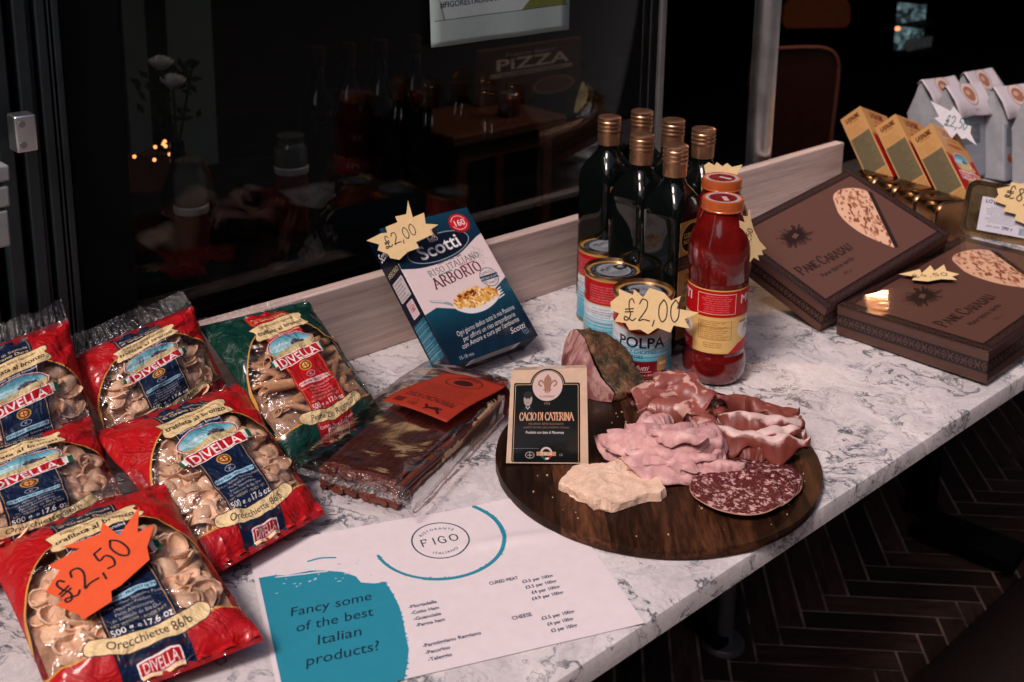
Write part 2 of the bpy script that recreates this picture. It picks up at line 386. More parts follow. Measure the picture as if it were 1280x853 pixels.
# ------------------------------------------------------------------ artwork
RED, NAVY, GOLD, CREAM, WHITE = (178, 18, 24), (12, 30, 60), (205, 150, 70), (232, 205, 152), (240, 232, 228)
def landscape(c, cx, cy_, rx, ry, rot, ring=RED):
    c.ell(cx, cy_, rx + 9, ry + 9, WHITE, rot=rot); c.ell(cx, cy_, rx + 5, ry + 5, ring, rot=rot)
    t = np.radians(np.linspace(0, 360, 49)); q, z = math.cos(rot), math.sin(rot)
    def P(x, y): return (cx + x * rx * q - y * ry * z, cy_ + x * rx * z + y * ry * q)
    el = [P(math.cos(a), math.sin(a)) for a in t]
    c.grad(el, (60, 140, 165), (190, 225, 225), cy_ - ry, cy_ + ry * .3)
    low = [P(math.cos(a), math.sin(a)) for a in np.radians(np.linspace(0, 180, 25))]
    c.poly([P(-.97, .12)] + low[::-1] + [P(.97, .0), P(.5, .02), P(.1, .1), P(-.5, .25)], (110, 190, 195))
    c.poly([P(-.9, .4), P(-.3, .22), P(.3, .02), P(.98, -.05)] + low, (205, 185, 140))
    for k in range(7): c.rect(*[v for v in (P(.0 + .09 * k, -.16 - .16 * (k % 3 == 1))[0], P(.0 + .09 * k, -.16 - .16 * (k % 3 == 1))[1])], P(.08 + .09 * k, 0)[0], P(.0 + .09 * k, .08)[1], [(60, 60, 80), (110, 95, 100), (45, 50, 70)][k % 3])
    c.poly([P(.1, -.12), P(.3, -.42), P(.5, -.15)], (70, 75, 95)); c.poly([P(-.9, -.15), P(-.3, -.35), P(.1, -.1)], (235, 240, 240), al=.5)
def wheat(c, x0, y0, x1, y1, rot=0, seed=3):
    rd = random.Random(seed)
    for i in range(70):
        f = rd.random(); x = x0 + (x1 - x0) * f; y = y0 + (y1 - y0) * f + rd.uniform(-14, 16); a = rd.uniform(-.9, .1)
        c.line([(x, y), (x + 26 * math.cos(a), y + 26 * math.sin(a))], rd.uniform(3, 6), rd.choice([(222, 190, 130), (236, 214, 165), (190, 150, 90), (210, 170, 105)]))
def logo_band(c, x, y, wd, ht, rot, txt='DIVELLA', size=None, ring=True):
    size = size or ht * .98
    c.rect(x - wd / 2 - 6, y - ht / 2 - 6, x + wd / 2 + 6, y + ht / 2 + 6, (245, 238, 232), rot=rot, r=5)
    c.rect(x - wd / 2, y - ht / 2, x + wd / 2, y + ht / 2, (188, 20, 30), rot=rot, r=3)
    dx, dy = -math.sin(rot) * -size * .36, math.cos(rot) * size * .36
    c.text(txt, x + dx, y + dy, size, WHITE, bold=True, rot=rot, sx=.84)
def bag_art(kind):
    c = Cv(640, 1000, RED if kind == 'o' else (10, 54, 44)); rd = random.Random(5)
    if kind == 'p':
        for i in range(60): c.line([(i * 11, 0), (i * 11 + 4, 1000)], 2, (6, 36, 30), al=.6)
    # clear window with a thin gold edge
    win = [(8, 620), (22, 500), (66, 390), (140, 290), (230, 225), (320, 205), (410, 225), (500, 290), (574, 390), (618, 500), (632, 620), (640, 700), (636, 810), (560, 838), (320, 856), (80, 838), (4, 810), (0, 700)]
    c.poly([(320 + (x - 320) * 1.03, 480 + (y - 480) * 1.022) for x, y in win], GOLD, sm=True)
    c.poly(win, (200, 150, 120), a=0.0, sm=True)
    if True: # clear end seals
        c.rect(0, 0, 640, 26, (120, 120, 120), a=0.0); c.rect(0, 978, 640, 1000, (150, 120, 120), a=0.0)
    strip = NAVY if kind == 'o' else RED
    c.rect(206, 20, 434, 975, strip)
    for x in (216, 424): c.line([(x, 36), (x, 900)], 3, GOLD)
    None
    c.text('Pasta di Semola', 320, 128, 30, CREAM); c.text('di Grano Duro', 320, 160, 31, CREAM, bold=True)
    Q = [(172, 196), (300, 178), (470, 160), (492, 186), (478, 210), (496, 262), (330, 280), (190, 306), (170, 278), (184, 244)]
    c.poly([(320 + (x - 320) * 1.02, 232 + (y - 232) * 1.06) for x, y in Q], (50, 26, 20), sm=True); c.poly(Q, CREAM, sm=True)
    c.text('Formato tipico regionale', 328, 206, 24, (60, 32, 24), rot=-.09, sx=.9, shear=.2)
    c.text('trafilata al bronzo', 332, 254, 42, (26, 16, 16), rot=-.09, sx=.94, shear=.15, bold=True)
    c.text('Special Bronze Extruded', 328, 300, 20, WHITE, rot=-.09, bold=True)
    landscape(c, 322, 386, 138, 72, -.08)
    wheat(c, 176, 446, 474, 424)
    c.rect(440, 424, 500, 482, (20, 90, 60)); c.rect(458, 424, 480, 482, WHITE); c.rect(148, 456, 192, 500, (20, 90, 60)); c.rect(162, 458, 182, 500, WHITE)
    logo_band(c, 322, 474, 278, 64, -.1, size=78)
    c.ell(318, 554, 34, 34, GOLD); c.ell(318, 554, 28, 28, (120, 60, 30)); c.ell(318, 554, 19, 19, (225, 180, 100)); c.line([(304, 554), (332, 554)], 6, (150, 30, 30)); c.line([(318, 540), (318, 568)], 6, (150, 30, 30))
    c.arc(318, 614, 24, 16, 0, 360, 3, (190, 195, 205)); c.text('K', 318, 623, 26, (190, 195, 205))
    c.rect(222, 642, 418, 670, (150, 195, 215) if kind == 'o' else (230, 190, 190), r=11); c.text('PASTA IN ITALIA - PRODUCT OF ITALY', 320, 662, 16, strip, bold=True, sx=.78)
    for i, t in enumerate(('Durum Wheat Semolina Pasta', 'Macaroni Product', 'Pates Alimentaires', 'de Semoule de Ble Dur')): c.text(t, 320, 694 + i * 22, 20, (205, 196, 186), sx=.85)
    c.text('NET WEIGHT - POIDS NET', 320, 782, 17, CREAM, sx=.9); c.text('500 g   17.6 oz', 320, 818, 40, WHITE, bold=True, sx=.82); c.text('e', 312, 816, 30, WHITE)
    t = np.linspace(-.38, .38, 20); bx = 330
    ln_ = [(bx + 465 * math.sin(a), 398 + 465 * math.cos(a)) for a in t]
    c.line(ln_, 66, (50, 30, 30)); c.line(ln_, 59, CREAM)
    c.text('Orecchiette 86/b' if kind == 'o' else 'Penne Ziti Rigate 27', bx, 877, 43 if kind == 'o' else 37, (30, 25, 30), arc=-465, sx=.95)
    c.text('Cottura - Time: 10-12 min.', 325, 922, 20, (90, 10, 16) if kind == 'o' else WHITE, arc=-600, bold=True)
    logo_band(c, 330, 942, 130, 30, -.03, size=36); c.rect(262, 960, 400, 974, CREAM, r=6, rot=-.03)
    return c
def rice_front():
    c = Cv(480, 700, (3, 28, 46)); c.grad([(0, 0), (480, 0), (480, 300), (0, 300)], (8, 60, 80), (2, 24, 42), 0, 260)
    c.poly([(-20, 210), (120, 236), (300, 222), (500, 150), (500, 330), (470, 420), (330, 455), (180, 470), (60, 440), (-20, 470)], (226, 206, 204), sm=True)
    c.grad([(-5, 448), (70, 430), (180, 470), (330, 458), (485, 385), (485, 705), (-5, 705)], (10, 72, 90), (2, 28, 46), 440, 590)
    for k in range(5): c.poly([(20 + 90 * k, 700), (70 + 90 * k, 700), (220 + 60 * k, 470)], (30, 120, 140), al=.07)
    rd = random.Random(2)
    for k in range(90):
        a = rd.uniform(0, 6.28); r = rd.uniform(.1, 1); c.ell(400 + 40 * math.cos(a) * r, 250 + 50 * math.sin(a) * r, 6, 3, (205, 190, 188), rot=a)
    # logo
    c.ell(232, 158, 176, 66, (150, 160, 165), rot=-.1); c.ell(232, 158, 171, 61, (4, 14, 34), rot=-.1)
    c.rect(188, 62, 262, 112, (40, 26, 22), rot=-.1, r=14); c.ell(210, 76, 9, 8, (220, 190, 170)); c.line([(200, 104), (208, 86), (222, 80), (230, 100)], 7, (225, 215, 205)); c.line([(236, 70), (240, 104)], 6, (210, 170, 150)); c.ell(236, 70, 7, 7, (220, 190, 170))
    c.text('RISO', 225, 126, 30, WHITE, bold=True, rot=-.1, sx=.8); c.text('Scotti', 236, 190, 94, (246, 240, 236), bold=True, rot=-.1, sx=1.08)
    c.ell(396, 70, 56, 52, (150, 14, 24)); c.ell(396, 68, 50, 46, (206, 26, 36)); c.text('160', 396, 84, 44, WHITE, bold=True); c.arc(396, 68, 40, 36, 200, 340, 3, WHITE); c.arc(396, 68, 40, 36, 20, 160, 3, WHITE)
    c.text('RISOTTI DAL 1860', 250, 236, 17, (60, 60, 70), rot=-.1)
    c.pen('RISO ITALIANO', 262, 272, 28, (70, 70, 80), rot=-.1, wd=(.06, .13), gap=.2); c.line([(160, 290), (236, 283)], 4, (30, 110, 70)); c.line([(290, 278), (366, 270)], 4, (170, 30, 40))
    c.pen('ARBORIO', 250, 335, 48, (84, 12, 28), rot=-.1, wd=(.07, .17), gap=.2, sx=.92)
    c.ell(398, 366, 48, 48, (40, 60, 70)); c.ell(398, 366, 45, 45, (222, 208, 206)); c.rect(348, 354, 448, 378, (10, 40, 60)); c.text('METODO SCOTTI', 398, 373, 15, WHITE, bold=True, sx=.85); c.text('CHICCO', 398, 345, 16, (40, 60, 70), arc=60); c.text('SU CHICCO', 398, 400, 15, (40, 60, 70), arc=-60)
    # spoon of rice
    c.line([(60, 395), (120, 420), (170, 455)], 14, (150, 158, 165), sm=True); c.line([(60, 392), (120, 416)], 4, WHITE)
    c.poly([(150, 430), (160, 470), (220, 505), (300, 508), (380, 480), (410, 440), (300, 450)], (225, 220, 218), sm=True)
    for k in range(4): c.line([(390, 440 + 12 * k), (424, 428 + 13 * k)], 5, (235, 230, 228))
    for k in range(330):
        a = rd.uniform(0, 6.28); r = math.sqrt(rd.random()); x, y = 278 + 118 * r * math.cos(a), 444 + 50 * r * math.sin(a)
        if y > 482 - abs(x - 278) * .2: continue
        c.ell(x, y, 11, 5.5, rd.choice([(238, 196, 110), (214, 150, 60), (250, 222, 160), (226, 172, 84), (190, 116, 44)]), rot=rd.uniform(-1.5, 1.5))
    for k in range(16): x = 190 + rd.uniform(0, 100); y = 410 + rd.uniform(-8, 22); c.line([(x, y), (x + rd.uniform(-14, 22), y + rd.uniform(-14, 8))], 8, rd.choice([(140, 50, 20), (110, 34, 14), (170, 80, 30)]))
    for i, (t, x0, x1) in enumerate((('Ogni giorno dedico tutta la mia Passione', 96, 440), ('per offrirti un riso straordinario', 112, 425), ('con Amore e cura per l\'ambiente', 90, 430))): c.fit(t, x0, x1, 584 + i * 33 - i * 3, 33, WHITE, shear=.35, rot=-.11)
    c.text('Scotti', 396, 648, 38, WHITE, shear=.4, rot=-.1); c.text('15-18 min', 90, 684, 24, (200, 205, 210), sx=.8)
    c.arc(430, 658, 14, 14, 0, 360, 2, (170, 180, 190)); c.text('M', 430, 665, 16, (170, 180, 190))
    return c
def rice_side():
    c = Cv(190, 700, (5, 18, 36)); c.text('Scotti', 95, 120, 62, WHITE, bold=True, sx=.9); c.text('ARBORIO', 95, 205, 34, CREAM)
    c.rect(25, 230, 165, 330, (205, 195, 196), r=8); c.fine(34, 236, 158, 326, 6, (50, 50, 60), seed=2); c.rect(60, 345, 150, 425, (215, 195, 198), r=8); c.text('160', 105, 395, 40, (190, 30, 40), bold=True); c.fine(64, 350, 146, 368, 2, (150, 30, 50))
    c.rect(20, 445, 172, 640, (20, 92, 116)); c.fine(26, 450, 168, 636, 15, (200, 220, 225), seed=4)
    for k in range(6): c.line([(22, 470 + 28 * k), (170, 470 + 28 * k)], 2, (160, 190, 200))
    c.text('1kg', 95, 682, 44, WHITE, bold=True, sx=.8); return c
def rice_bottom():
    c = Cv(480, 190, (5, 16, 32)); rd = random.Random(1); c.rect(250, 40, 462, 150, (226, 220, 220)); x = 262
    while x < 452: wd = rd.choice([2, 3, 5]); c.rect(x, 50, x + wd, 138, (20, 20, 30)); x += wd + rd.choice([2, 3, 4])
    c.ell(80, 100, 22, 10, (200, 200, 205)); c.ell(80, 100, 17, 7, (10, 20, 40)); c.ell(150, 84, 14, 12, (210, 150, 130)); return c
def can_art():
    c = Cv(1100, 480, (212, 214, 218)); n = 240
    c.rect(0, 0, 1100, 14, (190, 140, 70)); c.rect(0, 14, 1100, 170, (176, 22, 30)); c.line([(0, 172), (1100, 172)], 6, (214, 170, 90))
    c.grad([(0, 260), (1100, 260), (1100, 480), (0, 480)], (205, 212, 218), (40, 150, 175), 250, 440)
    for k in range(8): c.line([(0, 268 + 26 * k), (1100, 268 + 26 * k)], 5 + k, (52, 150, 178), al=.75)
    for x in (60,):
        c.ell(x + 215, 110, 150, 96, (214, 170, 90)); c.ell(x + 215, 108, 144, 90, (184, 22, 30)); c.text('MUTTI', x + 215, 110, 70, WHITE, bold=True); c.text('Parma', x + 215, 178, 28, WHITE, shear=.2)
        c.rect(x + 60, 212, x + 370, 250, (212, 214, 218)); c.text('POLPA', x + 215, 285, 96, (14, 28, 62), sx=1.0, bold=True); c.text('FINELY CHOPPED', x + 190, 322, 30, (14, 28, 62)); c.text('TOMATOES', x + 150, 352, 30, (14, 28, 62))
        c.rect(x + 70, 372, x + 390, 480, (120, 14, 26)); c.text('F. Mutti', x + 190, 428, 44, WHITE, shear=.4); c.line([(x + 110, 442), (x + 280, 438)], 3, WHITE); c.text('since 1899', x + 250, 466, 18, WHITE); c.rect(x + 316, 352, x + 392, 440, (176, 130, 70), r=8); c.text('100%', x + 354, 400, 26, WHITE, bold=True)
    c.fine(500, 40, 760, 160, 7, (240, 215, 210), seed=8); c.fine(800, 40, 990, 160, 7, (240, 215, 210), seed=18); c.fine(520, 190, 680, 262, 4, (40, 60, 90), seed=9); c.fine(540, 290, 720, 360, 4, (60, 80, 110), seed=10); c.fine(780, 200, 980, 330, 6, (60, 80, 110), seed=19)
    c.fine(2, 40, 100, 160, 7, (240, 215, 210), seed=11); c.fine(1010, 40, 1098, 160, 7, (240, 215, 210), seed=12); c.fine(1010, 200, 1098, 300, 5, (40, 60, 90), seed=12)
    return c
def lid_art():
    c = Cv(360, 360, (186, 142, 84)); c.ell(180, 180, 160, 160, (150, 108, 60)); c.ell(180, 180, 152, 152, (22, 32, 46)); c.ell(180, 180, 118, 118, (168, 172, 178)); rd = random.Random(3)
    c.text('POLPA  ITALIAN TOMATOES  MUTTI', 180, 52, 24, (180, 185, 190), arc=128); c.text('ONLY ITALIAN TOMATOES', 180, 328, 22, (170, 175, 185), arc=-128)
    for k in range(6): c.arc(180, 180, 40 + 14 * k, 40 + 14 * k, rd.uniform(0, 90), rd.uniform(180, 350), 3, (50, 60, 76))
    c.text('MUTTI', 180, 150, 50, (30, 40, 56), bold=True); c.fine(110, 190, 250, 250, 4, (40, 50, 66), seed=3, align='C'); c.arc(180, 120, 34, 22, 0, 360, 7, (120, 128, 136)); return c
def jar_label():
    c = Cv(1000, 420, (232, 190, 118)); c.rect(0, 0, 1000, 180, (180, 18, 26)); c.line([(0, 182), (1000, 182)], 6, (222, 180, 100)); c.line([(0, 4), (1000, 4)], 8, (222, 180, 100))
    for x in (0, 500):
        c.rect(x + 22, 26, x + 232, 160, (226, 200, 160)); c.rect(x + 26, 30, x + 228, 156, (196, 16, 28)); c.fine(x + 34, 36, x + 222, 150, 8, (245, 225, 215), seed=5, align='C')
        c.rect(x + 250, 14, x + 490, 172, (188, 16, 24)); c.text('MUTTI', x + 370, 96, 82, WHITE, bold=True, sx=.9); c.text('Parma', x + 370, 140, 30, GOLD)
        c.ell(x + 372, 270, 120, 84, (238, 228, 222)); c.text('Passata', x + 372, 282, 62, (30, 30, 36), shear=.3, sx=.9); c.rect(x + 262, 210, x + 320, 226, (180, 130, 80), r=6)
        c.poly([(x + 200, 420), (x + 260, 360), (x + 370, 330), (x + 500, 345), (x + 500, 420)], (196, 24, 40), sm=False); c.text('Velvety', x + 400, 392, 40, (250, 225, 220), shear=.3, bold=True)
        c.arc(x + 120, 215, 0.1, 0.1, 0, 1, 1, WHITE); c.rect(x + 34, 205, x + 214, 330, (120, 60, 20)); c.rect(x + 36, 207, x + 212, 328, (228, 184, 112)); c.fine(x + 42, 210, x + 208, 326, 9, (90, 40, 14), seed=6)
        c.line([(x + 36, 248), (x + 212, 248)], 2, (120, 60, 20)); c.fine(x + 40, 345, x + 190, 385, 3, (90, 40, 14), seed=7, align='C')
    return c
def jar_lid_art():
    c = Cv(256, 256, (214, 96, 30)); c.ell(128, 128, 116, 116, (176, 170, 176)); c.ell(128, 128, 92, 92, (126, 16, 22)); c.rect(112, 60, 146, 150, (196, 186, 186), rot=.5); c.fine(100, 156, 160, 190, 3, (190, 140, 140)); c.line([(118, 78), (136, 120)], 3, (120, 20, 30)); return c
def oil_label():
    c = Cv(200, 620, (150, 112, 62)); c.ell(100, 90, 92, 84, (190, 146, 76)); c.ell(100, 90, 84, 74, (14, 14, 12)); c.text('CLEMENTE', 100, 84, 34, (196, 158, 88), bold=True, sx=.8); c.text('NOSTRANO', 100, 116, 30, (196, 158, 88), bold=True, sx=.8); c.rect(0, 175, 200, 250, (26, 22, 18)); c.fine(20, 184, 180, 240, 3, (170, 130, 76), align='C')
    for i, t in enumerate(('OLIO', 'EXTRA', 'VERGINE', 'DI OLIVA')): c.text(t, 100, 300 + 40 * i, 34, (44, 30, 18), bold=True, sx=.85)
    c.ell(100, 472, 44, 18, (50, 54, 30)); c.ell(80, 460, 18, 10, (70, 76, 40)); c.fine(20, 500, 180, 600, 5, (60, 40, 24), align='C'); return c
def ornament(c, x0, y0, x1, y1, n, ink, bgc):
    c.rect(x0, y0, x1, y1, bgc); hor = (x1 - x0) > (y1 - y0); L = (x1 - x0) if hor else (y1 - y0); Wd = (y1 - y0) if hor else (x1 - x0)
    for i in range(n):
        p = (i + .5) / n * L; cx, cy_ = (x0 + p, (y0 + y1) / 2) if hor else ((x0 + x1) / 2, y0 + p); r = Wd * .3
        if i % 2: c.line([(cx - r, cy_), (cx, cy_ - r), (cx + r, cy_), (cx, cy_ + r), (cx - r, cy_)], max(1.5, Wd * .06), ink); c.ell(cx, cy_, r * .25, r * .25, ink)
        else:
            for sx in (-1, 1):
                a = (cx + sx * r * 1.1, cy_ - r) if hor else (cx - r, cy_ + sx * r * 1.1); b = (cx + sx * r * .2, cy_) if hor else (cx, cy_ + sx * r * .2); d = (cx + sx * r * 1.1, cy_ + r) if hor else (cx + r, cy_ + sx * r * 1.1)
                c.line([a, b, d], max(1.5, Wd * .07), ink, sm=True); c.line([b, ((a[0] + d[0]) / 2, (a[1] + d[1]) / 2)], max(1, Wd * .05), ink)
def inside(x, y, P):
    r = False
    for (a, b), (c, d) in zip(P, P[1:] + P[:1]):
        if (b > y) != (d > y) and x < (c - a) * (y - b) / (d - b) + a: r = not r
    return r
def pane_top():
    KR, DK = (92, 62, 54), (28, 17, 17); c = Cv(900, 620, KR); INK = (70, 46, 40)
    for b in ((0, 0, 900, 46, 30), (0, 574, 900, 620, 30), (0, 0, 46, 620, 20), (854, 0, 900, 620, 20)): ornament(c, *b[:4], b[4], (84, 56, 50), DK)
    rd = random.Random(4); cx, cy_ = 256, 206       # sunburst of brush strokes
    for k in range(46):
        a = k / 46 * 6.283; r = rd.uniform(48, 92); c.line([(cx + 34 * math.cos(a), cy_ + 22 * math.sin(a)), (cx + r * 1.15 * math.cos(a), cy_ + r * .8 * math.sin(a))], rd.uniform(3, 9), (36, 22, 22))
    c.ell(cx, cy_, 56, 34, (34, 20, 20)); c.rect(cx - 16, cy_ - 12, cx + 22, cy_ + 10, (96, 66, 58), rot=-.3)
    # sheet of flat bread seen through a leaf-shaped picture
    leaf = [(600, 160), (643, 109), (700, 90), (760, 104), (806, 140), (818, 190), (760, 290), (670, 420), (600, 512), (584, 530), (562, 470), (538, 380), (540, 290), (562, 215)]
    c.poly(leaf, (214, 170, 142), sm=True)
    for k in range(260):
        x, y = rd.uniform(545, 815), rd.uniform(95, 520)
        if not inside(x, y, leaf): continue
        if (x - 560) + (y - 100) * .2 < 70 and rd.random() < .6: continue
        c.ell(x, y, rd.uniform(3, 8), rd.uniform(6, 20), rd.choice([(140, 82, 56), (110, 58, 40), (176, 124, 96)]), rot=rd.uniform(.2, 1.0), al=.85)
    c.poly([(822, 180), (836, 196), (606, 540), (584, 534)], (40, 24, 24))
    c.pen('P', 92, 412, 54, (30, 16, 18), wd=(.06, .17), sx=.8); c.pen('ANE', 154, 414, 42, (30, 16, 18), wd=(.07, .18), gap=.08, sx=.8); c.pen('C', 228, 418, 54, (30, 16, 18), wd=(.06, .17), sx=.8); c.pen('ARASAU', 334, 424, 42, (30, 16, 18), wd=(.07, .18), gap=.06, sx=.84)
    c.text('Pane tipico sardo', 256, 476, 34, (34, 20, 20), sx=.92, bold=True); c.text('500 g', 262, 522, 22, (40, 24, 24))
    return c
def pane_side():
    c = Cv(900, 120, (98, 66, 56)); ornament(c, 0, 36, 900, 84, 24, (128, 92, 78), (38, 22, 22)); c.line([(0, 3), (900, 3)], 4, (60, 36, 32)); return c
def menu_art():
    c = Cv(1200, 848, (226, 214, 216)); TE, INK = (40, 136, 158), (16, 34, 60)
    rd = random.Random(7)
    c.poly([(16, 190), (70, 192), (110, 206), (196, 206), (250, 226), (300, 250), (340, 290), (350, 330), (392, 350), (430, 357), (440, 420), (446, 500), (440, 580), (431, 649), (424, 720), (400, 790), (372, 860), (16, 860)], TE)
    for k in range(50): y = rd.uniform(340, 848); x = 440 - ((y - 500) / 60) ** 2 * 1.9; c.line([(x - 12, y), (x + rd.uniform(-2, 7), y + rd.uniform(2, 9))], rd.uniform(3, 8), TE)
    c.rect(0, 0, 16, 848, (226, 214, 216)); c.line([(196, 150), (240, 146), (292, 160)], 8, TE, sm=True)
    for k in range(26): c.ell(rd.uniform(40, 430), rd.uniform(180, 330), rd.uniform(1, 4), 2, TE); c.ell(rd.uniform(60, 330), rd.uniform(215, 300), rd.uniform(2, 6), 2, (200, 215, 218))
    for k in range(12): x = rd.uniform(60, 330); c.line([(x, 196 + x * .12), (x + 40, 200 + x * .14)], 6, (226, 214, 216))
    for t, x0, x1, y in (('Fancy some', 87, 367, 436), ('of the best', 94, 353, 520), ('Italian', 147, 298, 604), ('products?', 98, 337, 690)): c.fit(t, x0, x1, y, 66, INK, shear=.2)
    for k in range(3): c.arc(682, 165, 243 - k * 1.5, 245 + k, (-36, 0, -40)[k], (172, 120, 10)[k], (12, 15, 17)[k], TE)
    for k in range(60): a = R_(rd.uniform(-36, 172)); r = rd.uniform(234, 252); c.ell(682 + r * math.cos(a), 165 + r * math.sin(a), rd.uniform(2, 5), rd.uniform(1, 4), TE)
    c.arc(682, 177, 106, 112, 0, 360, 5, INK)
    for st, x0 in (('F', 607), ('I', 650), ('G', 672), ('O', 716)): c.pen(st, x0, 197, 40, INK, wd=.12, serif=False, sx=1.0, align='L')
    c.text('RISTORANTE', 682, 110, 19, INK, arc=84, sp=.14); c.text('ITALIANO', 682, 264, 19, INK, arc=-96, sp=.14)
    for i, (t, x1) in enumerate((('-Mortadella', 573), ('-Cotto Ham', 572), ('-Guanciale', 570), ('-Parma ham', 574))): c.fit(t, 474, x1, 522 + i * 33, 23, INK, bold=True)
    for i, (t, x1) in enumerate((('-Parmiggiano Reggiano', 667), ('-Pecorino', 552), ('-Taleggio', 548))): c.fit(t, 469, x1, 726 + i * 34, 23, INK, bold=True)
    c.fit('CURED MEAT', 773, 880, 490, 24, INK, bold=True); c.fit('CHEESE', 787, 858, 692, 25, INK, bold=True)
    for i, t in enumerate(('£3.5 per 100gr', '£3.5 per 100gr', '£4 per 100gr', '£4.9 per 100gr')): c.fit(t, 885 if len(t) > 12 else 896, 1002, 518 + i * 33, 23, INK, bold=True)
    for i, t in enumerate(('£3.5 per 100gr', '£4 per 100gr', '£3 per 100gr')): c.fit(t, 880 if len(t) > 12 else 888, 1000 if i == 0 else 982, 724 + i * 34, 23, INK, bold=True)
    return c
def cheese_art():
    c = Cv(500, 600, (226, 186, 150), 0.0); DK = (20, 26, 28); G2 = (206, 176, 140)
    for o, cc in ((0, (18, 14, 14)), (9, G2), (13, (18, 14, 14))):
        c.rect(18 + o, 92 + o, 470 - o, 596, cc, r=10); c.ell(250, 108, 122 - o, 106 - o, cc)
    c.rect(34, 108, 454, 592, DK); c.ell(250, 112, 104, 96, (222, 196, 190))
    for sx in (-1, 0, 1):
        if sx: c.line([(250 + sx * 12, 150), (250 + sx * 22, 100), (250 + sx * 48, 78), (250 + sx * 62, 98), (250 + sx * 46, 112)], 11, (170, 124, 104), sm=True)
        else: c.poly([(250, 36), (276, 76), (256, 140), (250, 165), (244, 140), (224, 76)], (170, 124, 104), sm=True)
    c.rect(222, 132, 278, 141, (170, 124, 104)); c.text('IL FIORINO', 250, 186, 20, (120, 80, 76))
    # plain portrait of a person in a dark coat
    c.ell(118, 196, 30, 44, (176, 164, 156)); c.poly([(60, 330), (80, 262), (118, 240), (160, 262), (180, 330)], (34, 40, 44)); c.ell(116, 168, 32, 22, (52, 48, 46)); c.line([(106, 244), (118, 258), (132, 244)], 7, (190, 184, 176))
    c.ell(108, 192, 4, 3, (60, 50, 48)); c.ell(128, 192, 4, 3, (60, 50, 48)); c.line([(110, 218), (126, 218)], 3, (110, 80, 76))
    c.text('1715', 250, 232, 22, G2); c.pen('CACIO DI CATERINA', 246, 330, 48, (226, 172, 138), wd=(.06, .17), sx=.66, gap=.05)
    c.text('PECORINO SEMISTAGIONATO', 246, 360, 19, (190, 140, 110), sx=.9); c.text('CAPRETTE NATURALI DELLA MAREMMA TOSCANA', 246, 382, 17, (190, 140, 110), sx=.78); c.text('Prodotto con latte di Maremma', 236, 416, 25, WHITE, shear=.25, bold=True, sx=.78)
    c.line([(34, 510), (200, 510)], 2, (150, 150, 150)); c.arc(140, 552, 28, 20, 0, 360, 4, (200, 190, 184)); c.line([(140, 536), (140, 568)], 3, WHITE); c.line([(124, 552), (156, 552)], 3, WHITE)
    for a0, a1, cc in ((20, 70, (190, 30, 36)), (70, 110, WHITE), (110, 160, (30, 110, 60)), (160, 380, (220, 205, 200))): c.arc(248, 540, 34, 34, a0, a1, 13, cc)
    c.rect(184, 530, 312, 556, (206, 150, 110)); c.text('ITALIA', 248, 552, 27, (240, 225, 215), bold=True); c.text('CE', 344, 556, 20, (200, 200, 200)); return c
def card_art():
    c = Cv(560, 420, (150, 46, 30)); INK = (52, 14, 14)
    c.text('PEPERONCINO ROSSO', 280, 130, 52, INK, sx=.78, bold=True); c.line([(30, 146), (530, 146)], 3, INK); c.fine(60, 156, 500, 250, 5, (66, 18, 16), seed=1, align='C'); c.line([(50, 260), (510, 260)], 2, INK)
    c.ell(280, 340, 150, 62, INK); c.ell(280, 340, 142, 56, (146, 46, 30)); c.ell(280, 335, 80, 30, INK); c.text('ARTIGIANALE', 280, 398, 30, INK, arc=-220, bold=True)
    c.line([(110, 30), (160, 50), (220, 44), (250, 60)], 15, INK, sm=True); c.line([(150, 62), (200, 46), (236, 30)], 11, INK, sm=True); c.line([(120, 60), (180, 44)], 12, INK)
    c.text('250 g', 350, 52, 34, INK, bold=True); c.text('8,8 oz', 350, 76, 22, INK); c.rect(430, 30, 510, 70, (90, 26, 20)); return c
def lasagne_broad():
    c = Cv(300, 560, (190, 140, 84)); c.pen('LASAGNE', 150, 66, 44, (112, 36, 20), wd=(.06, .2), sx=.62, gap=.08); c.text('all\'uovo', 150, 100, 34, (120, 44, 24), shear=.3); c.ell(150, 130, 90, 14, (170, 90, 40))
    c.poly([(0, 190), (60, 210), (110, 420), (60, 560), (0, 560)], (168, 20, 22)); c.poly([(300, 200), (240, 220), (230, 300), (300, 300)], (168, 20, 22)); landscape(c, 150, 240, 84, 56, -.05); wheat(c, 60, 280, 240, 276); logo_band(c, 152, 330, 190, 44, -.05, size=50)
    c.ell(180, 460, 84, 70, (30, 24, 24)); c.poly([(110, 400), (180, 380), (160, 540), (90, 540)], (214, 170, 110)); return c
def lasagne_side():
    c = Cv(150, 560, (188, 142, 88)); c.pen('LASAGNE', 75, 52, 26, (92, 46, 22), wd=(.08, .24), sx=.66, gap=.08); c.text('all\'uovo', 75, 70, 20, (120, 60, 30)); c.fine(14, 84, 136, 150, 5, (140, 96, 50), seed=2)
    c.rect(8, 160, 142, 420, (104, 94, 70)); c.fine(14, 168, 136, 414, 18, (60, 54, 36), seed=3); 
    for k in range(8): c.line([(84 + 8 * k, 430), (84 + 8 * k, 540)], 2, (120, 84, 44))
    return c
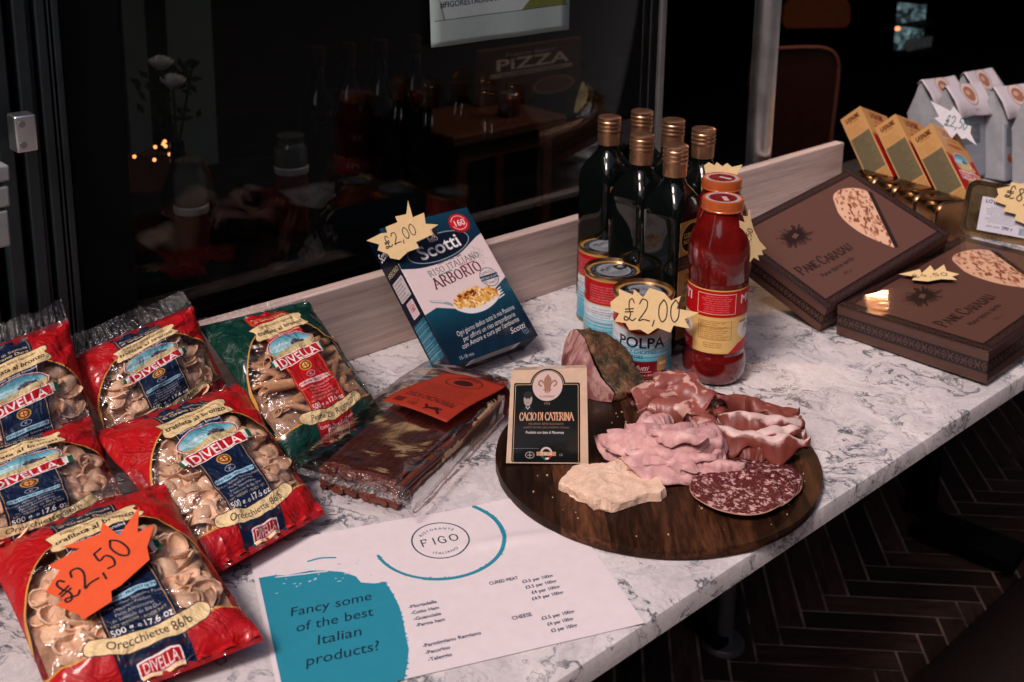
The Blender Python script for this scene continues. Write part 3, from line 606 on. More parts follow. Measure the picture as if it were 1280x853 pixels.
def tin_label():
    c = Cv(420, 260, (204, 202, 212)); c.text('LOT', 64, 42, 38, (20, 34, 54), bold=True); c.text('ALICI DEL', 250, 34, 28, (50, 60, 90), bold=True); c.text('CANTABRICO', 258, 62, 26, (50, 60, 90)); c.fine(24, 66, 290, 190, 9, (80, 80, 96), seed=3, align='C'); c.text('peso netto', 110, 222, 22, (70, 70, 86)); c.text('290 g', 210, 224, 34, (30, 34, 50), bold=True); rd = random.Random(8); x = 296
    while x < 400: wd = rd.choice([3, 5, 7]); c.rect(x, 190, x + wd, 244, (40, 96, 120)); x += wd + 4
    return c
def pack_art():
    c = Cv(300, 360, (124, 128, 138)); c.rect(20, 30, 190, 150, (84, 88, 96)); c.fine(26, 36, 184, 144, 10, (160, 164, 172), seed=3); c.fine(200, 30, 280, 150, 8, (120, 124, 132), seed=9); c.rect(70, 210, 250, 262, (120, 124, 130)); c.fine(76, 214, 244, 258, 4, (180, 182, 188), seed=5); c.ell(46, 220, 22, 28, (120, 66, 40)); c.ell(52, 206, 10, 8, (190, 110, 70)); return c
def flap_art():
    c = Cv(300, 240, (190, 182, 188)); c.ell(150, 130, 62, 62, (150, 120, 112)); c.ell(150, 130, 56, 56, (200, 180, 174)); c.ell(150, 134, 44, 38, (148, 98, 80)); c.ell(140, 128, 20, 14, (190, 150, 124)); c.text('BIO', 150, 222, 22, (130, 120, 124)); c.fine(40, 12, 260, 40, 2, (150, 146, 154), align='C'); return c
def poster_art():
    c = Cv(700, 400, (166, 186, 182)); c.rect(20, 0, 680, 268, (112, 122, 60)); c.poly([(-5, 0), (34, 0), (34, 120), (60, 268), (-5, 268)], (166, 186, 182)); c.poly([(28, 0), (640, 0), (560, 140), (440, 268), (66, 268), (36, 120)], (186, 202, 200)); c.line([(20, 269), (690, 269)], 3, (40, 50, 50)); c.text('#FIGORESTAURANT', 190, 206, 40, (40, 60, 70), bold=True, sx=.8); return c
def pizza_art():
    c = Cv(420, 420, (52, 26, 20)); c.text('Freshly Baked', 200, 70, 36, (176, 168, 160), shear=.2); c.text('PiZZA', 210, 170, 118, (190, 180, 170), bold=True, sx=.95); c.rect(40, 188, 380, 222, (150, 140, 132), r=12); c.text('AUTHENTIC ITALIAN', 210, 216, 27, (52, 26, 20), bold=True); c.ell(300, 340, 90, 70, (120, 96, 80)); c.ell(300, 340, 78, 58, (86, 60, 48)); return c
# ------------------------------------------------------------------ materials
from mathutils import noise as mn
def marble():
    k = NT('marble'); c = k.coord('Object', (1, 1, 1), (0, 0, R_(28)))
    d = k.n('ShaderNodeMix', data_type='RGBA', blend_type='LINEAR_LIGHT'); d.inputs[0].default_value = .09
    wv = k.n('ShaderNodeTexNoise'); wv.inputs['Scale'].default_value = 14; wv.inputs['Detail'].default_value = 5; k.l(c, wv.inputs['Vector']); k.l(c, d.inputs[6]); k.l(wv.outputs['Color'], d.inputs[7])
    st = k.n('ShaderNodeMapping'); st.inputs['Scale'].default_value = (1, 2.0, 1); k.l(d.outputs[2], st.inputs[0])
    def veins(scale, width, seedoff):
        m = k.n('ShaderNodeMapping'); m.inputs['Location'].default_value = (seedoff, seedoff * .7, 0); k.l(st.outputs[0], m.inputs[0])
        a = k.noise(m.outputs[0], scale, 6, .62); b = k.math('ABSOLUTE', k.math('SUBTRACT', a, .5)); return k.ramp(b, [(0, 1), (width * .35, .75), (width, 0)])
    v1 = veins(6.5, .019, 3.1); v2 = veins(14, .019, 9.4); v3 = veins(4.5, .04, 1.7)
    m1 = k.ramp(k.noise(c, 7, 3), [(.42, 0), (.50, 1)]); m2 = k.ramp(k.noise(c, 12, 3), [(.45, 0), (.55, 1)]); m3 = k.ramp(k.noise(c, 5, 2), [(.45, 0), (.65, 1)])
    cloud = k.ramp(k.noise(st.outputs[0], 7, 7, .65), [(.3, (.50, .465, .47)), (.5, (.64, .595, .59)), (.72, (.78, .73, .71))])
    sp = k.ramp(k.noise(d.outputs[2], 60, 6, .7, 1.2), [(.42, (.86, .86, .88)), (.56, (1, 1, 1))])
    base = k.mix(1, cloud, sp, 'MULTIPLY')
    base = k.mix(k.math('MULTIPLY', v3, k.math('MULTIPLY', m3, .2)), base, (.30, .31, .34))
    base = k.mix(k.math('MULTIPLY', v2, k.math('MULTIPLY', m2, .75)), base, (.10, .125, .155))
    base = k.mix(k.math('MULTIPLY', v1, k.math('MULTIPLY', m1, .95)), base, (.03, .045, .065))
    k.col(base).set(Roughness=k.ramp(k.noise(c, 30), [(.3, .30), (.7, .42)])); k.p.inputs['Specular IOR Level'].default_value = .35; return k.m
def wood(name, cols, scale=1.0, rough=.55, axis=(1, 14, 14), objvar=0.0, bump=.25, rot=(0, 0, 0), ringy=.0, spec=.4):
    k = NT(name); c = k.coord('Object', tuple(a * scale for a in axis), rot)
    if objvar:
        oi = k.n('ShaderNodeObjectInfo'); ad = k.n('ShaderNodeVectorMath', operation='ADD'); mu = k.n('ShaderNodeVectorMath', operation='SCALE'); cb = k.n('ShaderNodeCombineXYZ')
        for i in range(3): k.l(oi.outputs['Random'], cb.inputs[i])
        k.l(cb.outputs[0], mu.inputs[0]); mu.inputs['Scale'].default_value = 37; k.l(c, ad.inputs[0]); k.l(mu.outputs[0], ad.inputs[1]); c = ad.outputs[0]
    a = k.noise(c, 3.5, 8, .62, .6 + ringy); b = k.noise(c, 22, 6, .6)
    x = k.mix(.35, a, b); cc = k.ramp(x, [(.30, cols[0]), (.48, cols[1]), (.66, cols[2])])
    if objvar:
        v = k.ramp(oi.outputs['Random'], [(0, 1 - objvar), (.5, 1 - objvar * .35), (1, 1 + objvar)]); cc = k.mix(1, cc, v, 'MULTIPLY')
    k.col(cc).set(Roughness=k.ramp(b, [(.3, rough - .08), (.7, rough + .1)])); k.p.inputs['Specular IOR Level'].default_value = spec; k.bump(b, bump, .0006); return k.m
def film_mix(k, crinkle=(70, .6, .0025), tintc=(.97, .95, .95), gl=.12, imgalpha=True, frough=.09):
    """printed film: where the print leaves the film clear you look through it"""
    cr = k.math('ADD', k.noise(k.coord('Object', (1, 1.6, 1), (0, 0, .6)), crinkle[0], 3, .55, 1.6), k.math('MULTIPLY', k.noise(k.coord('Object', (1, .35, 1)), crinkle[0] * 2.2, 2, .5, .8), .5))
    b = k.n('ShaderNodeBump'); b.inputs['Strength'].default_value = crinkle[1]; b.inputs['Distance'].default_value = crinkle[2]; k.l(cr, b.inputs['Height']); k.l(b.outputs[0], k.p.inputs['Normal'])
    tr = k.n('ShaderNodeBsdfTransparent'); tr.inputs[0].default_value = (*tintc, 1); g = k.n('ShaderNodeBsdfGlossy'); g.inputs['Roughness'].default_value = frough; k.l(b.outputs[0], g.inputs['Normal'])
    lw = k.n('ShaderNodeLayerWeight'); lw.inputs[0].default_value = .18; k.l(b.outputs[0], lw.inputs['Normal']); f = k.ramp(lw.outputs['Fresnel'], [(0, gl * .3), (.4, gl), (1, .7)])
    m = k.n('ShaderNodeMixShader'); k.l(f, m.inputs[0]); k.l(tr.outputs[0], m.inputs[1]); k.l(g.outputs[0], m.inputs[2])
    if imgalpha:
        m2 = k.n('ShaderNodeMixShader'); k.l(k.img.outputs['Alpha'], m2.inputs[0]); k.l(m.outputs[0], m2.inputs[1]); k.l(k.p.outputs[0], m2.inputs[2]); m = m2
    k.l(m.outputs[0], k.out.inputs['Surface']); return k.m
def clear_film(name, crinkle, gl=.14, tintc=(.96, .95, .95), frough=.09): k = NT(name); return film_mix(k, crinkle, tintc, gl, False, frough)
def glass_pane():
    k = NT('window_glass'); tr = k.n('ShaderNodeBsdfTransparent'); tr.inputs[0].default_value = (.8, .84, .84, 1); g = k.n('ShaderNodeBsdfGlossy'); g.inputs['Roughness'].default_value = .01
    lw = k.n('ShaderNodeFresnel'); lw.inputs[0].default_value = 1.33; m = k.n('ShaderNodeMixShader'); k.l(lw.outputs[0], m.inputs[0]); k.l(tr.outputs[0], m.inputs[1]); k.l(g.outputs[0], m.inputs[2]); k.l(m.outputs[0], k.out.inputs['Surface']); return k.m
def emit(name, c, st): k = NT(name); k.col(c); k.p.inputs['Emission Color'].default_value = (*c, 1); k.p.inputs['Emission Strength'].default_value = st; return k.m
M = {}
M['marble'] = marble()
M['upstand'] = wood('limed_wood', [(.33, .22, .19), (.55, .41, .36), (.70, .57, .51)], 1, .6, (1.1, 20, 34), bump=.4)
M['walnut'] = wood('walnut', [(.009, .0035, .002), (.032, .012, .006), (.115, .042, .018)], 1, .42, (14, 2.2, 14), objvar=.75, bump=.1, ringy=.8, spec=.14)
M['dark_wood'] = wood('dark_stool_wood', [(.05, .018, .009), (.11, .038, .018), (.17, .06, .03)], 1, .5, (3, 16, 16))
M['floor_wood'] = wood('floor_plank_wood', [(.022, .013, .011), (.055, .031, .024), (.10, .058, .045)], 1, .62, (3, 16, 16), objvar=.6, bump=.5, spec=.2)
M['grout'] = simple('floor_joint', (.28, .21, .185), .85, var=.75, scale=14)
M['mat'] = simple('floor_mat_fibre', (.020, .011, .009), .95, var=.5, scale=260, bump=.6, bd=.002, spec=.2)
M['pavement'] = simple('street_pavement', (.055, .052, .05), .8, var=.3, scale=12)
M['wallblack'] = simple('black_interior_wall', (.012, .013, .014), .7, var=.3, scale=5)
M['wallgrey'] = simple('grey_interior_wall', (.12, .20, .23), .7, var=.2, scale=4)
M['facade'] = simple('dark_shop_front', (.02, .022, .024), .6, var=.2, scale=8)
M['frame'] = simple('anthracite_aluminium', (.022, .032, .036), .42, .35, var=.15, scale=20, spec=.5)
M['steel'] = simple('brushed_steel', (.78, .80, .82), .34, 1, var=.08, scale=40)
M['darksteel'] = simple('dark_table_steel', (.30, .31, .31), .4, .8, var=.1, scale=40)
M['blackmetal'] = simple('black_painted_metal', (.003, .004, .005), .6, .0, var=.2, scale=40, spec=.08)
M['goldcap'] = simple('copper_gold_cap', (.52, .285, .165), .32, .9, var=.14, scale=140)
M['rimgold'] = simple('gold_can_rim', (.46, .31, .17), .28, 1, var=.12, scale=80)
M['tin'] = simple('can_steel', (.5, .5, .5), .3, 1, var=.1, scale=50)
k = NT('dark_oil_glass'); k.col((.0025, .004, .0035)).set(Roughness=.04); k.p.inputs['Specular IOR Level'].default_value = .42; k.bump(k.noise(k.coord(), 18, 2), .1, .002); M['oil'] = k.m
k = NT('tomato_sauce_in_glass'); k.col(k.ramp(k.noise(k.coord(), 50, 4), [(.3, (.085, .003, .003)), (.7, (.16, .006, .005))])).set(Roughness=.14, Coat_Weight=.8); k.bump(k.noise(k.coord(), 30, 2), .12, .002); M['sauce'] = k.m
M['lid_orange'] = simple('orange_lid_metal', (.50, .105, .025), .32, .2, var=.08, scale=60, coat=.4)
M['paper'] = simple('tag_paper', (.76, .55, .28), .8, var=.05, scale=120, bump=.1)
M['paper_orange'] = simple('orange_tag_paper', (.80, .105, .03), .75, var=.05, scale=120, bump=.1)
M['paper_white'] = simple('white_tag_paper', (.66, .64, .68), .75, var=.05, scale=120, bump=.1)
M['ink'] = simple('black_marker_ink', (.022, .016, .018), .6, var=.2); M['ink_teal'] = simple('teal_marker_ink', (.02, .12, .15), .6, var=.2)
M['pasta'] = None
k = NT('durum_pasta'); oi = k.n('ShaderNodeObjectInfo'); nz = k.noise(k.coord(), 300, 4)
cc = k.ramp(nz, [(.3, (.78, .50, .31)), (.7, (.95, .67, .46))]); k.col(k.mix(1, cc, k.ramp(oi.outputs['Random'], [(0, (.74, .70, .68)), (1, (1.1, 1.1, 1.1))]), 'MULTIPLY')).set(Roughness=.6, Subsurface_Weight=.12); k.p.inputs['Subsurface Radius'].default_value = (.004, .002, .001); k.bump(nz, .4, .0004); M['pasta'] = k.m
k = NT('penne_pasta'); oi = k.n('ShaderNodeObjectInfo'); nz = k.noise(k.coord(), 300, 4)
cc = k.ramp(nz, [(.3, (.52, .27, .13)), (.7, (.66, .37, .19))]); k.col(k.mix(1, cc, k.ramp(oi.outputs['Random'], [(0, (.74, .70, .68)), (1, (1.1, 1.1, 1.1))]), 'MULTIPLY')).set(Roughness=.55); k.bump(nz, .3, .0004); M['penne'] = k.m
M['pasta_deep'] = simple('packed_pasta', (.42, .25, .155), .8, var=.4, scale=90, bump=.5, bd=.004)
k = NT('chilli_pasta'); oi = k.n('ShaderNodeObjectInfo'); nz = k.noise(k.coord('Object', (1, 1, 1)), 120, 5)
k.col(k.mix(1, k.ramp(nz, [(.3, (.10, .022, .014)), (.7, (.19, .050, .028))]), k.ramp(oi.outputs['Random'], [(0, (.75, .75, .75)), (1, (1.15, 1.1, 1.1))]), 'MULTIPLY')).set(Roughness=.5); k.bump(nz, .3, .0005); M['chilli'] = k.m

# ------------------------------------------------------------------ setting: ground, floor, building
def sheet(name, pts, m, kind='structure'):
    b = MB(); b.poly(pts); o = b.build(name, m, smooth=False); return tag(o, kind=kind)
sheet('street_ground', [(-60, -60, Z_FLOOR - .01), (60, -60, Z_FLOOR - .01), (60, 60, Z_FLOOR - .01), (-60, 60, Z_FLOOR - .01)], M['pavement'])
fl = MB(); fl.box(W(1.2, .9, Z_FLOOR - .009), (5.2, 4.6, .008), Matrix.Rotation(YAW, 3, 'Z')); floor = tag(fl.build('floor', M['grout'], smooth=False), kind='structure')
# herringbone planks, each one a part of the floor
PW, PL, NP = .05, .25, 5; gap = .0055; FR = R_(-3); Fx = Vector((math.cos(FR), math.sin(FR), 0)); Fy = Vector((-math.sin(FR), math.cos(FR), 0)); F0 = Vector((.675, 1.955, 0))
pb = MB(); pb.box((0, 0, 0), (PL - gap, PW - gap, .006)); pm = pb.mesh('plank', M['floor_wood'], False)
MATLINE = (at(1120, 853, Z_FLOOR), at(1280, 705, Z_FLOOR)); mt_d = (MATLINE[1] - MATLINE[0]).normalized(); mt_n = Vector((mt_d.y, -mt_d.x, 0))
cand = []
for ix in range(-60, 80):
    for iy in range(-60, 80):
        dd = (ix - iy) % (2 * NP)
        if dd == 0: c0 = ((ix + NP / 2) * PW, (iy + .5) * PW); ro = 0
        elif dd == 2 * NP - 1: c0 = ((ix + .5) * PW, (iy + NP / 2) * PW); ro = math.pi / 2
        else: continue
        P = F0 + Fx * c0[0] + Fy * c0[1]
        if (P - MATLINE[0]).dot(mt_n) > .10 or P.y > 6: continue
        q = Vector((P.x, P.y, Z_FLOOR - CAM_H)); dpt = q.dot(Vector(_fw))
        if dpt < .3: continue
        px, py = CX + F_PX * q.dot(Vector(_r)) / dpt, CY - F_PX * q.dot(Vector(_u)) / dpt
        vv = Vector((P.x, P.y, 0)).dot(NV)
        if px < 560 or px > 1400 or py > 960 or py < 380 or vv > 1.5: continue
        cand.append((dpt, P, ro))
cand.sort(key=lambda t: t[0]); rest = MB(); rq = random.Random(12)
for i, (dpt, P, ro) in enumerate(cand):
    if i < 290:
        o = bpy.data.objects.new('plank', pm); COL.objects.link(o); o.parent = floor; o.location = (P.x, P.y, Z_FLOOR - .0062 + rq.uniform(0, .0006)); o.rotation_euler = (0, 0, FR + ro)
    else: rest.box((P.x, P.y, Z_FLOOR - .0062), (PL - gap, PW - gap, .006), Matrix.Rotation(FR + ro, 3, 'Z'))
if rest.v: r_ = rest.build('distant_planks', M['floor_wood'], floor, smooth=False); tag(r_, kind='stuff')
ctr = (MATLINE[0] + MATLINE[1]) / 2 + mt_n * .62
mb = MB(); mb.box((ctr.x, ctr.y, Z_FLOOR + .006), (2.6, 1.2, .012), Matrix.Rotation(math.atan2(mt_d.y, mt_d.x), 3, 'Z')); tag(mb.build('floor_mat', M['mat'], bevel=.004), 'dark brown matting on the floor in front of the counter', 'mat')

def wbox(b, u0, u1, v0, v1, z0, z1, m=0): b.box(W((u0 + u1) / 2, (v0 + v1) / 2, (z0 + z1) / 2), (u1 - u0, v1 - v0, z1 - z0), Matrix.Rotation(YAW, 3, 'Z'), m); return b
def wobj(name, args, m, parent=None, **k): return wbox(MB(), *args).build(name, m, parent, smooth=False, **k)
VG = 1.135          # plane of the shop front
for nm, a, m in (('interior_floor', (-3.5, 9.5, VG + .16, 5.2, Z_FLOOR - .06, Z_FLOOR), 'wallblack'), ('back_wall', (-3.5, 9.5, 5.2, 5.3, Z_FLOOR, 2.2), 'wallblack'),
                 ('side_wall', (-3.6, -3.5, VG + .15, 5.3, Z_FLOOR, 2.2), 'wallblack'), ('far_side_wall', (9.5, 9.6, VG + .15, 5.3, Z_FLOOR, 2.2), 'wallblack'), ('ceiling', (-3.6, 9.6, VG, 5.3, 2.2, 2.3), 'wallblack'),
                 ('shop_front_lintel', (-3.6, 9.6, VG - .1, VG + .1, 1.5, 2.19), 'facade'), ('shop_front_wall', (-3.6, -1.12, VG - .02, VG + .15, Z_FLOOR, 1.499), 'facade'), ('low_wall', (-1.118, 9.6, VG + .03, VG + .15, Z_FLOOR, -.03), 'facade')):
    tag(wobj(nm, a, M[m]), kind='structure')
for nm, a in (('street_building', (-14, 14, -9.5, -8.5, Z_FLOOR, 8)), ('street_building', (-15, -14, -8.5, 1.0, Z_FLOOR, 8)), ('street_building', (14, 15, -8.5, 1.0, Z_FLOOR, 8))):
    tag(wobj(nm, a, M['facade']), kind='structure')
# folding door frame at the left: stepped upright profiles
def ucol(px, py, v): p = on_v(px, py, v); return p.dot(TU)
fr = empty('door_frame', W(ucol(60, 420, VG), VG, 0), 'dark grey aluminium folding door frame with stepped upright profiles left of the glass', 'door frame')
prof = [(-40, -8, .0), (-8, 3, .03), (3, 24, -.012), (24, 34, .012), (34, 52, -.02), (52, 60, .0), (60, 74, -.032), (74, 79, -.012), (79, 90, -.02)]
for a, b_, dv in prof:
    dv = max(dv, -.008)
    u0, u1 = ucol(a + 14, 420, VG), ucol(b_ + 14, 420, VG); wobj('upright', (u0 + .001, u1 - .001, VG + dv, VG + .07, -.03, 1.499), M['frame'], fr, bevel=.0015)
u0, u1 = ucol(104.2, 420, VG), ucol(176, 420, VG); wobj('mullion', (u0 + .001, u1, VG + .0, VG + .07, -.03, 1.499), M['blackmetal'], fr, bevel=.002)
hp = on_v(28, 165, VG - .03); hg = empty('door_hinge', hp, 'small brushed metal hinge block with two screws on the dark door frame', 'hinge'); hb = MB(); hb.box(hp, (.020, .022, .036), Matrix.Rotation(YAW, 3, 'Z')); hb.build('body', M['steel'], hg, bevel=.002)
for s in (-1, 1):
    q = hp + ZZ * .010 * s - NV * .011 + TU * -.004; MB().cyl(q, q - NV * .002, .0032, n=12).build('screw', M['darksteel'], hg)
wb = empty('wall_box', on_v(0, 260, VG - .05), 'stacked white panels at the far left edge beside the door frame', 'cabinet')
for (y0, y1) in ((206, 226), (232, 258), (262, 308)):
    a, b_ = on_v(-6, y0, VG - .05), on_v(-6, y1, VG - .05); c_ = (a + b_) / 2; q = MB(); q.box(c_ - TU * .02, (.06, .02, a.z - b_.z), Matrix.Rotation(YAW, 3, 'Z')); q.build('panel', M['wallgrey'] if 0 else simple('white_panel', (.26, .28, .28), .5), wb, bevel=.002)
# glass, pole
ug0, ug1 = u1 + .001, ucol(815, 100, VG + .03); sw = empty('shop_window', W((ug0 + ug1) / 2, VG + .026, 0), 'large clear window of the shop front behind the pasta and rice', 'window'); wobj('glass_pane', (ug0, ug1, VG + .022, VG + .03, .0, 1.499), glass_pane(), sw)
wobj('edge_profile', (ug1 + .001, ug1 + .013, VG + .015, VG + .04, .0, 1.499), M['darksteel'], sw, bevel=.003)
pp = on_v(948, 212, VG + .02); po = empty('steel_pole', W(pp.dot(TU), VG + .02, .0), 'round brushed steel pole standing behind the wooden upstand', 'pole')
b = MB(); b.lathe([(.0225, 0), (.0225, 1.499)], 40, c=W(pp.dot(TU), VG + .022, 0)); b.build('tube', M['steel'], po); b = MB(); b.lathe([(.034, 0), (.034, .006), (.024, .012)], 40, c=W(pp.dot(TU), VG + .022, 0)); b.build('foot', M['steel'], po)
# poster on the glass
pl0 = (W(0, VG + .018), NV); pc = [on(x, y, *pl0) for x, y in ((536, -40), (713, -62), (711, 37), (539, 60))]
pb_ = MB(); n_ = 14
PG = [[(pc[0].lerp(pc[1], i / n_)).lerp(pc[3].lerp(pc[2], i / n_), 1 - j / n_) + NV * (-.0012 * math.sin(i * .9) * (1 - j / n_)) for j in range(n_ + 1)] for i in range(n_ + 1)]
pb_.grid(PG); ps = pb_.build('poster', print_mat('poster', poster_art(), .6).m, solid=.0004); tag(ps, 'pale green and white paper poster taped to the glass at the top', 'poster')

# ------------------------------------------------------------------ counter
cnt = empty('marble_counter', W(.9, .8, 0), 'long white marble counter with dark grey veins running across the scene', 'counter')
def slab():
    b = MB(); prof = [(V_FRONT + .004, -.024), (V_FRONT, -.021), (V_FRONT, -.006), (V_FRONT + .0015, -.0015), (V_FRONT + .006, 0), (1.128, 0), (1.128, -.024)]; us = [-1.1, 0, 1, 2, 3.2]
    b.grid([[W(u, v, z) for v, z in prof] for u in us], uv=False)
    for u, fl in ((us[0], 0), (us[-1], 1)):
        p = [W(u, v, z) for v, z in prof]; b.poly(p if fl else p[::-1])
    b.poly([W(us[0], 1.128, -.024), W(us[0], V_FRONT + .004, -.024), W(us[-1], V_FRONT + .004, -.024), W(us[-1], 1.128, -.024)]); return b
sl = slab().build('slab', M['marble'], cnt, smooth=True, angle=50)
wobj('support_rail', (-1.05, 3.1, V_FRONT + .045, V_FRONT + .085, -.062, -.0245), M['blackmetal'], cnt, bevel=.002)
wobj('support_rail', (-1.05, 3.1, 1.06, 1.1, -.062, -.0245), M['blackmetal'], cnt, bevel=.002)
def leg(px, py, r, m, top=-.0625):
    p = at(px, py, Z_FLOOR); b = MB(); b.lathe([(r, .012), (r, top - Z_FLOOR)], 24, c=(p.x, p.y, Z_FLOOR)); b.build('leg', m, cnt); b = MB(); b.lathe([(0.001, .012), (r * 2.2, .012), (r * 2.4, .006), (r * 2.4, .0005)], 24, c=(p.x, p.y, Z_FLOOR)); b.build('foot', m, cnt); return p
leg(904, 806, .016, M['darksteel']); 
pq = at(1150, 640, Z_FLOOR); b = MB(); b.box((pq.x, pq.y, (Z_FLOOR - .06) / 2), (.05, .05, -Z_FLOOR - .07), Matrix.Rotation(YAW, 3, 'Z')); b.build('leg', M['blackmetal'], cnt, bevel=.003)
pa, pz = at(1150, 652, Z_FLOOR + .02), at(1275, 700, Z_FLOOR + .02); b = MB(); b.box((pa + pz) / 2, ((pz - pa).length, .09, .03), Matrix.Rotation(math.atan2(pz.y - pa.y, pz.x - pa.x), 3, 'Z')); b.build('foot_bar', M['blackmetal'], cnt, bevel=.003)
pa, pz = at(862, 772, Z_FLOOR + .02), at(904, 806, Z_FLOOR + .02); b = MB(); b.box((pa + pz) / 2, ((pz - pa).length, .03, .016), Matrix.Rotation(math.atan2(pz.y - pa.y, pz.x - pa.x), 3, 'Z')); b.build('foot_bar', M['blackmetal'], cnt, bevel=.003)
b = MB(); b.box((0, 0, 0), (2.93, .019, .1)); us = b.build('wooden_upstand', M['upstand'], smooth=False, bevel=.0015); us.location = W(.365, V_BACK + .0095, .0505); us.rotation_euler = (0, 0, YAW); tag(us, 'pale limed wooden board standing along the back edge of the counter', 'board')
# ==OBJECTS==
# ------------------------------------------------------------------ price tags and handwriting
def ribbon(b, pts, wd, n):
    P = [Vector(p) for p in pts]; n = Vector(n).normalized(); k = len(P)
    if k < 2: return
    L = []; Rr = []
    for i in range(k):
        d = (P[min(i + 1, k - 1)] - P[max(i - 1, 0)]).normalized(); s = d.cross(n).normalized() * wd / 2; L.append(P[i] + s); Rr.append(P[i] - s)
    for i in range(k - 1): b.poly([L[i], Rr[i], Rr[i + 1], L[i + 1]])
    for q in (P[0], P[-1]):
        x = n.orthogonal().normalized(); y = n.cross(x); b.poly([q + x * math.cos(a) * wd / 2 + y * math.sin(a) * wd / 2 for a in [j * math.pi / 4 for j in range(8)]])
def price_tag(poly, p0, n, mat, text, a, b_, h_px, label, wd=.0016, ink='ink', curl=0.0):
    """paper burst traced on the plane (p0, n); the text runs from pixel a to pixel b_"""
    n = Vector(n).normalized(); p0 = Vector(p0)
    if n.dot(Vector((0, 0, CAM_H)) - p0) < 0: n = -n
    P = [on(x, y, p0, n) for x, y in poly]; c = sum(P, Vector()) / len(P); root = empty('price_tag', c, label, 'price tag')
    bm = bmesh.new(); f = bm.faces.new([bm.verts.new(p - c) for p in P]); bmesh.ops.triangulate(bm, faces=[f]); bmesh.ops.subdivide_edges(bm, edges=bm.edges[:], cuts=2, use_grid_fill=True)
    me = bpy.data.meshes.new('paper'); bm.to_mesh(me); bm.free(); me.materials.append(M[mat]); o = bpy.data.objects.new('paper', me); COL.objects.link(o); o.parent = root
    md = o.modifiers.new('solid', 'SOLIDIFY'); md.thickness = .0005; md.offset = 0
    A, B = on(*a, p0, n), on(*b_, p0, n); X = (B - A); Y = n.cross(X).normalized()
    S_, tot = strokes(HAND, text, .1); hh = h_px / F_PX * (c - Vector((0, 0, CAM_H))).length; bb = MB()
    for s in S_: ribbon(bb, [A + X * (q[0] / tot) + Y * q[1] * hh + n * .0007 for q in s], wd, n)
    bb.build('price_writing', M[ink], root, smooth=False); return root

# ------------------------------------------------------------------ bags of pasta
def shell_mesh():
    b = MB(); N_ = 12; R0 = .0112; P = []
    for k in range(6):
        f = k / 5; r = R0 * math.sin(f * 1.5) / math.sin(1.5); z = R0 * .80 * (1 - math.cos(f * 1.5)); P.append([(r * 1.28 * math.cos(2 * math.pi * i / N_), r * .9 * math.sin(2 * math.pi * i / N_), z + .0022 * f * math.cos(4 * math.pi * i / N_ + .4) - .004) for i in range(N_ + 1)])
    b.grid(P, uv=False); Q = [[(x * .86, y * .84, z + .0016 * (1 - k / 5) + .0004) for x, y, z in r] for k, r in enumerate(P)]
    b.grid(Q, uv=False, flip=True); b.grid([P[-1], Q[-1]], uv=False, flip=False); return b.mesh('orecchietta', M['pasta'])
def penne_mesh():
    b = MB(); N_ = 14; r = .0043; L = .042; sl_ = .006
    def ring(x, rr, s): return [(x + s * math.sin(2 * math.pi * i / N_), rr * (1 + .05 * (i % 2)) * math.cos(2 * math.pi * i / N_), rr * math.sin(2 * math.pi * i / N_)) for i in range(N_ + 1)]
    o = [ring(-L / 2, r, sl_), ring(-L / 6, r, 0), ring(L / 6, r, 0), ring(L / 2, r, sl_)]; i_ = [ring(-L / 2, r * .78, sl_ * .8), ring(0, r * .78, 0), ring(L / 2, r * .78, sl_ * .8)]
    b.grid(o, uv=False); b.grid(i_, uv=False, flip=True); b.grid([i_[0], o[0]], uv=False, flip=False); b.grid([o[-1], i_[-1]], uv=False); return b.mesh('penne', M['penne'])
SHELL, PENNE = shell_mesh(), penne_mesh()
_bo = bag_art('o'); _bp = bag_art('p')
BAGM = {'o': film_mix(print_mat('orecchiette_bag_film', _bo, .45, .35, croughness=.1), (26, 1.0, .007), gl=.27, frough=.05), 'p': film_mix(print_mat('penne_bag_film', _bp, .38, .55, croughness=.12), (34, .9, .006), gl=.27, frough=.06)}
BACKM = simple('bag_back_film', (.30, .012, .014), .35, coat=.4, bump=.4, bd=.002, scale=50); BACKG = simple('green_bag_back_film', (.008, .05, .035), .35, coat=.4, bump=.4, bd=.002, scale=50)
SEALM = clear_film('clear_seal_film', (120, .9, .003), .3)
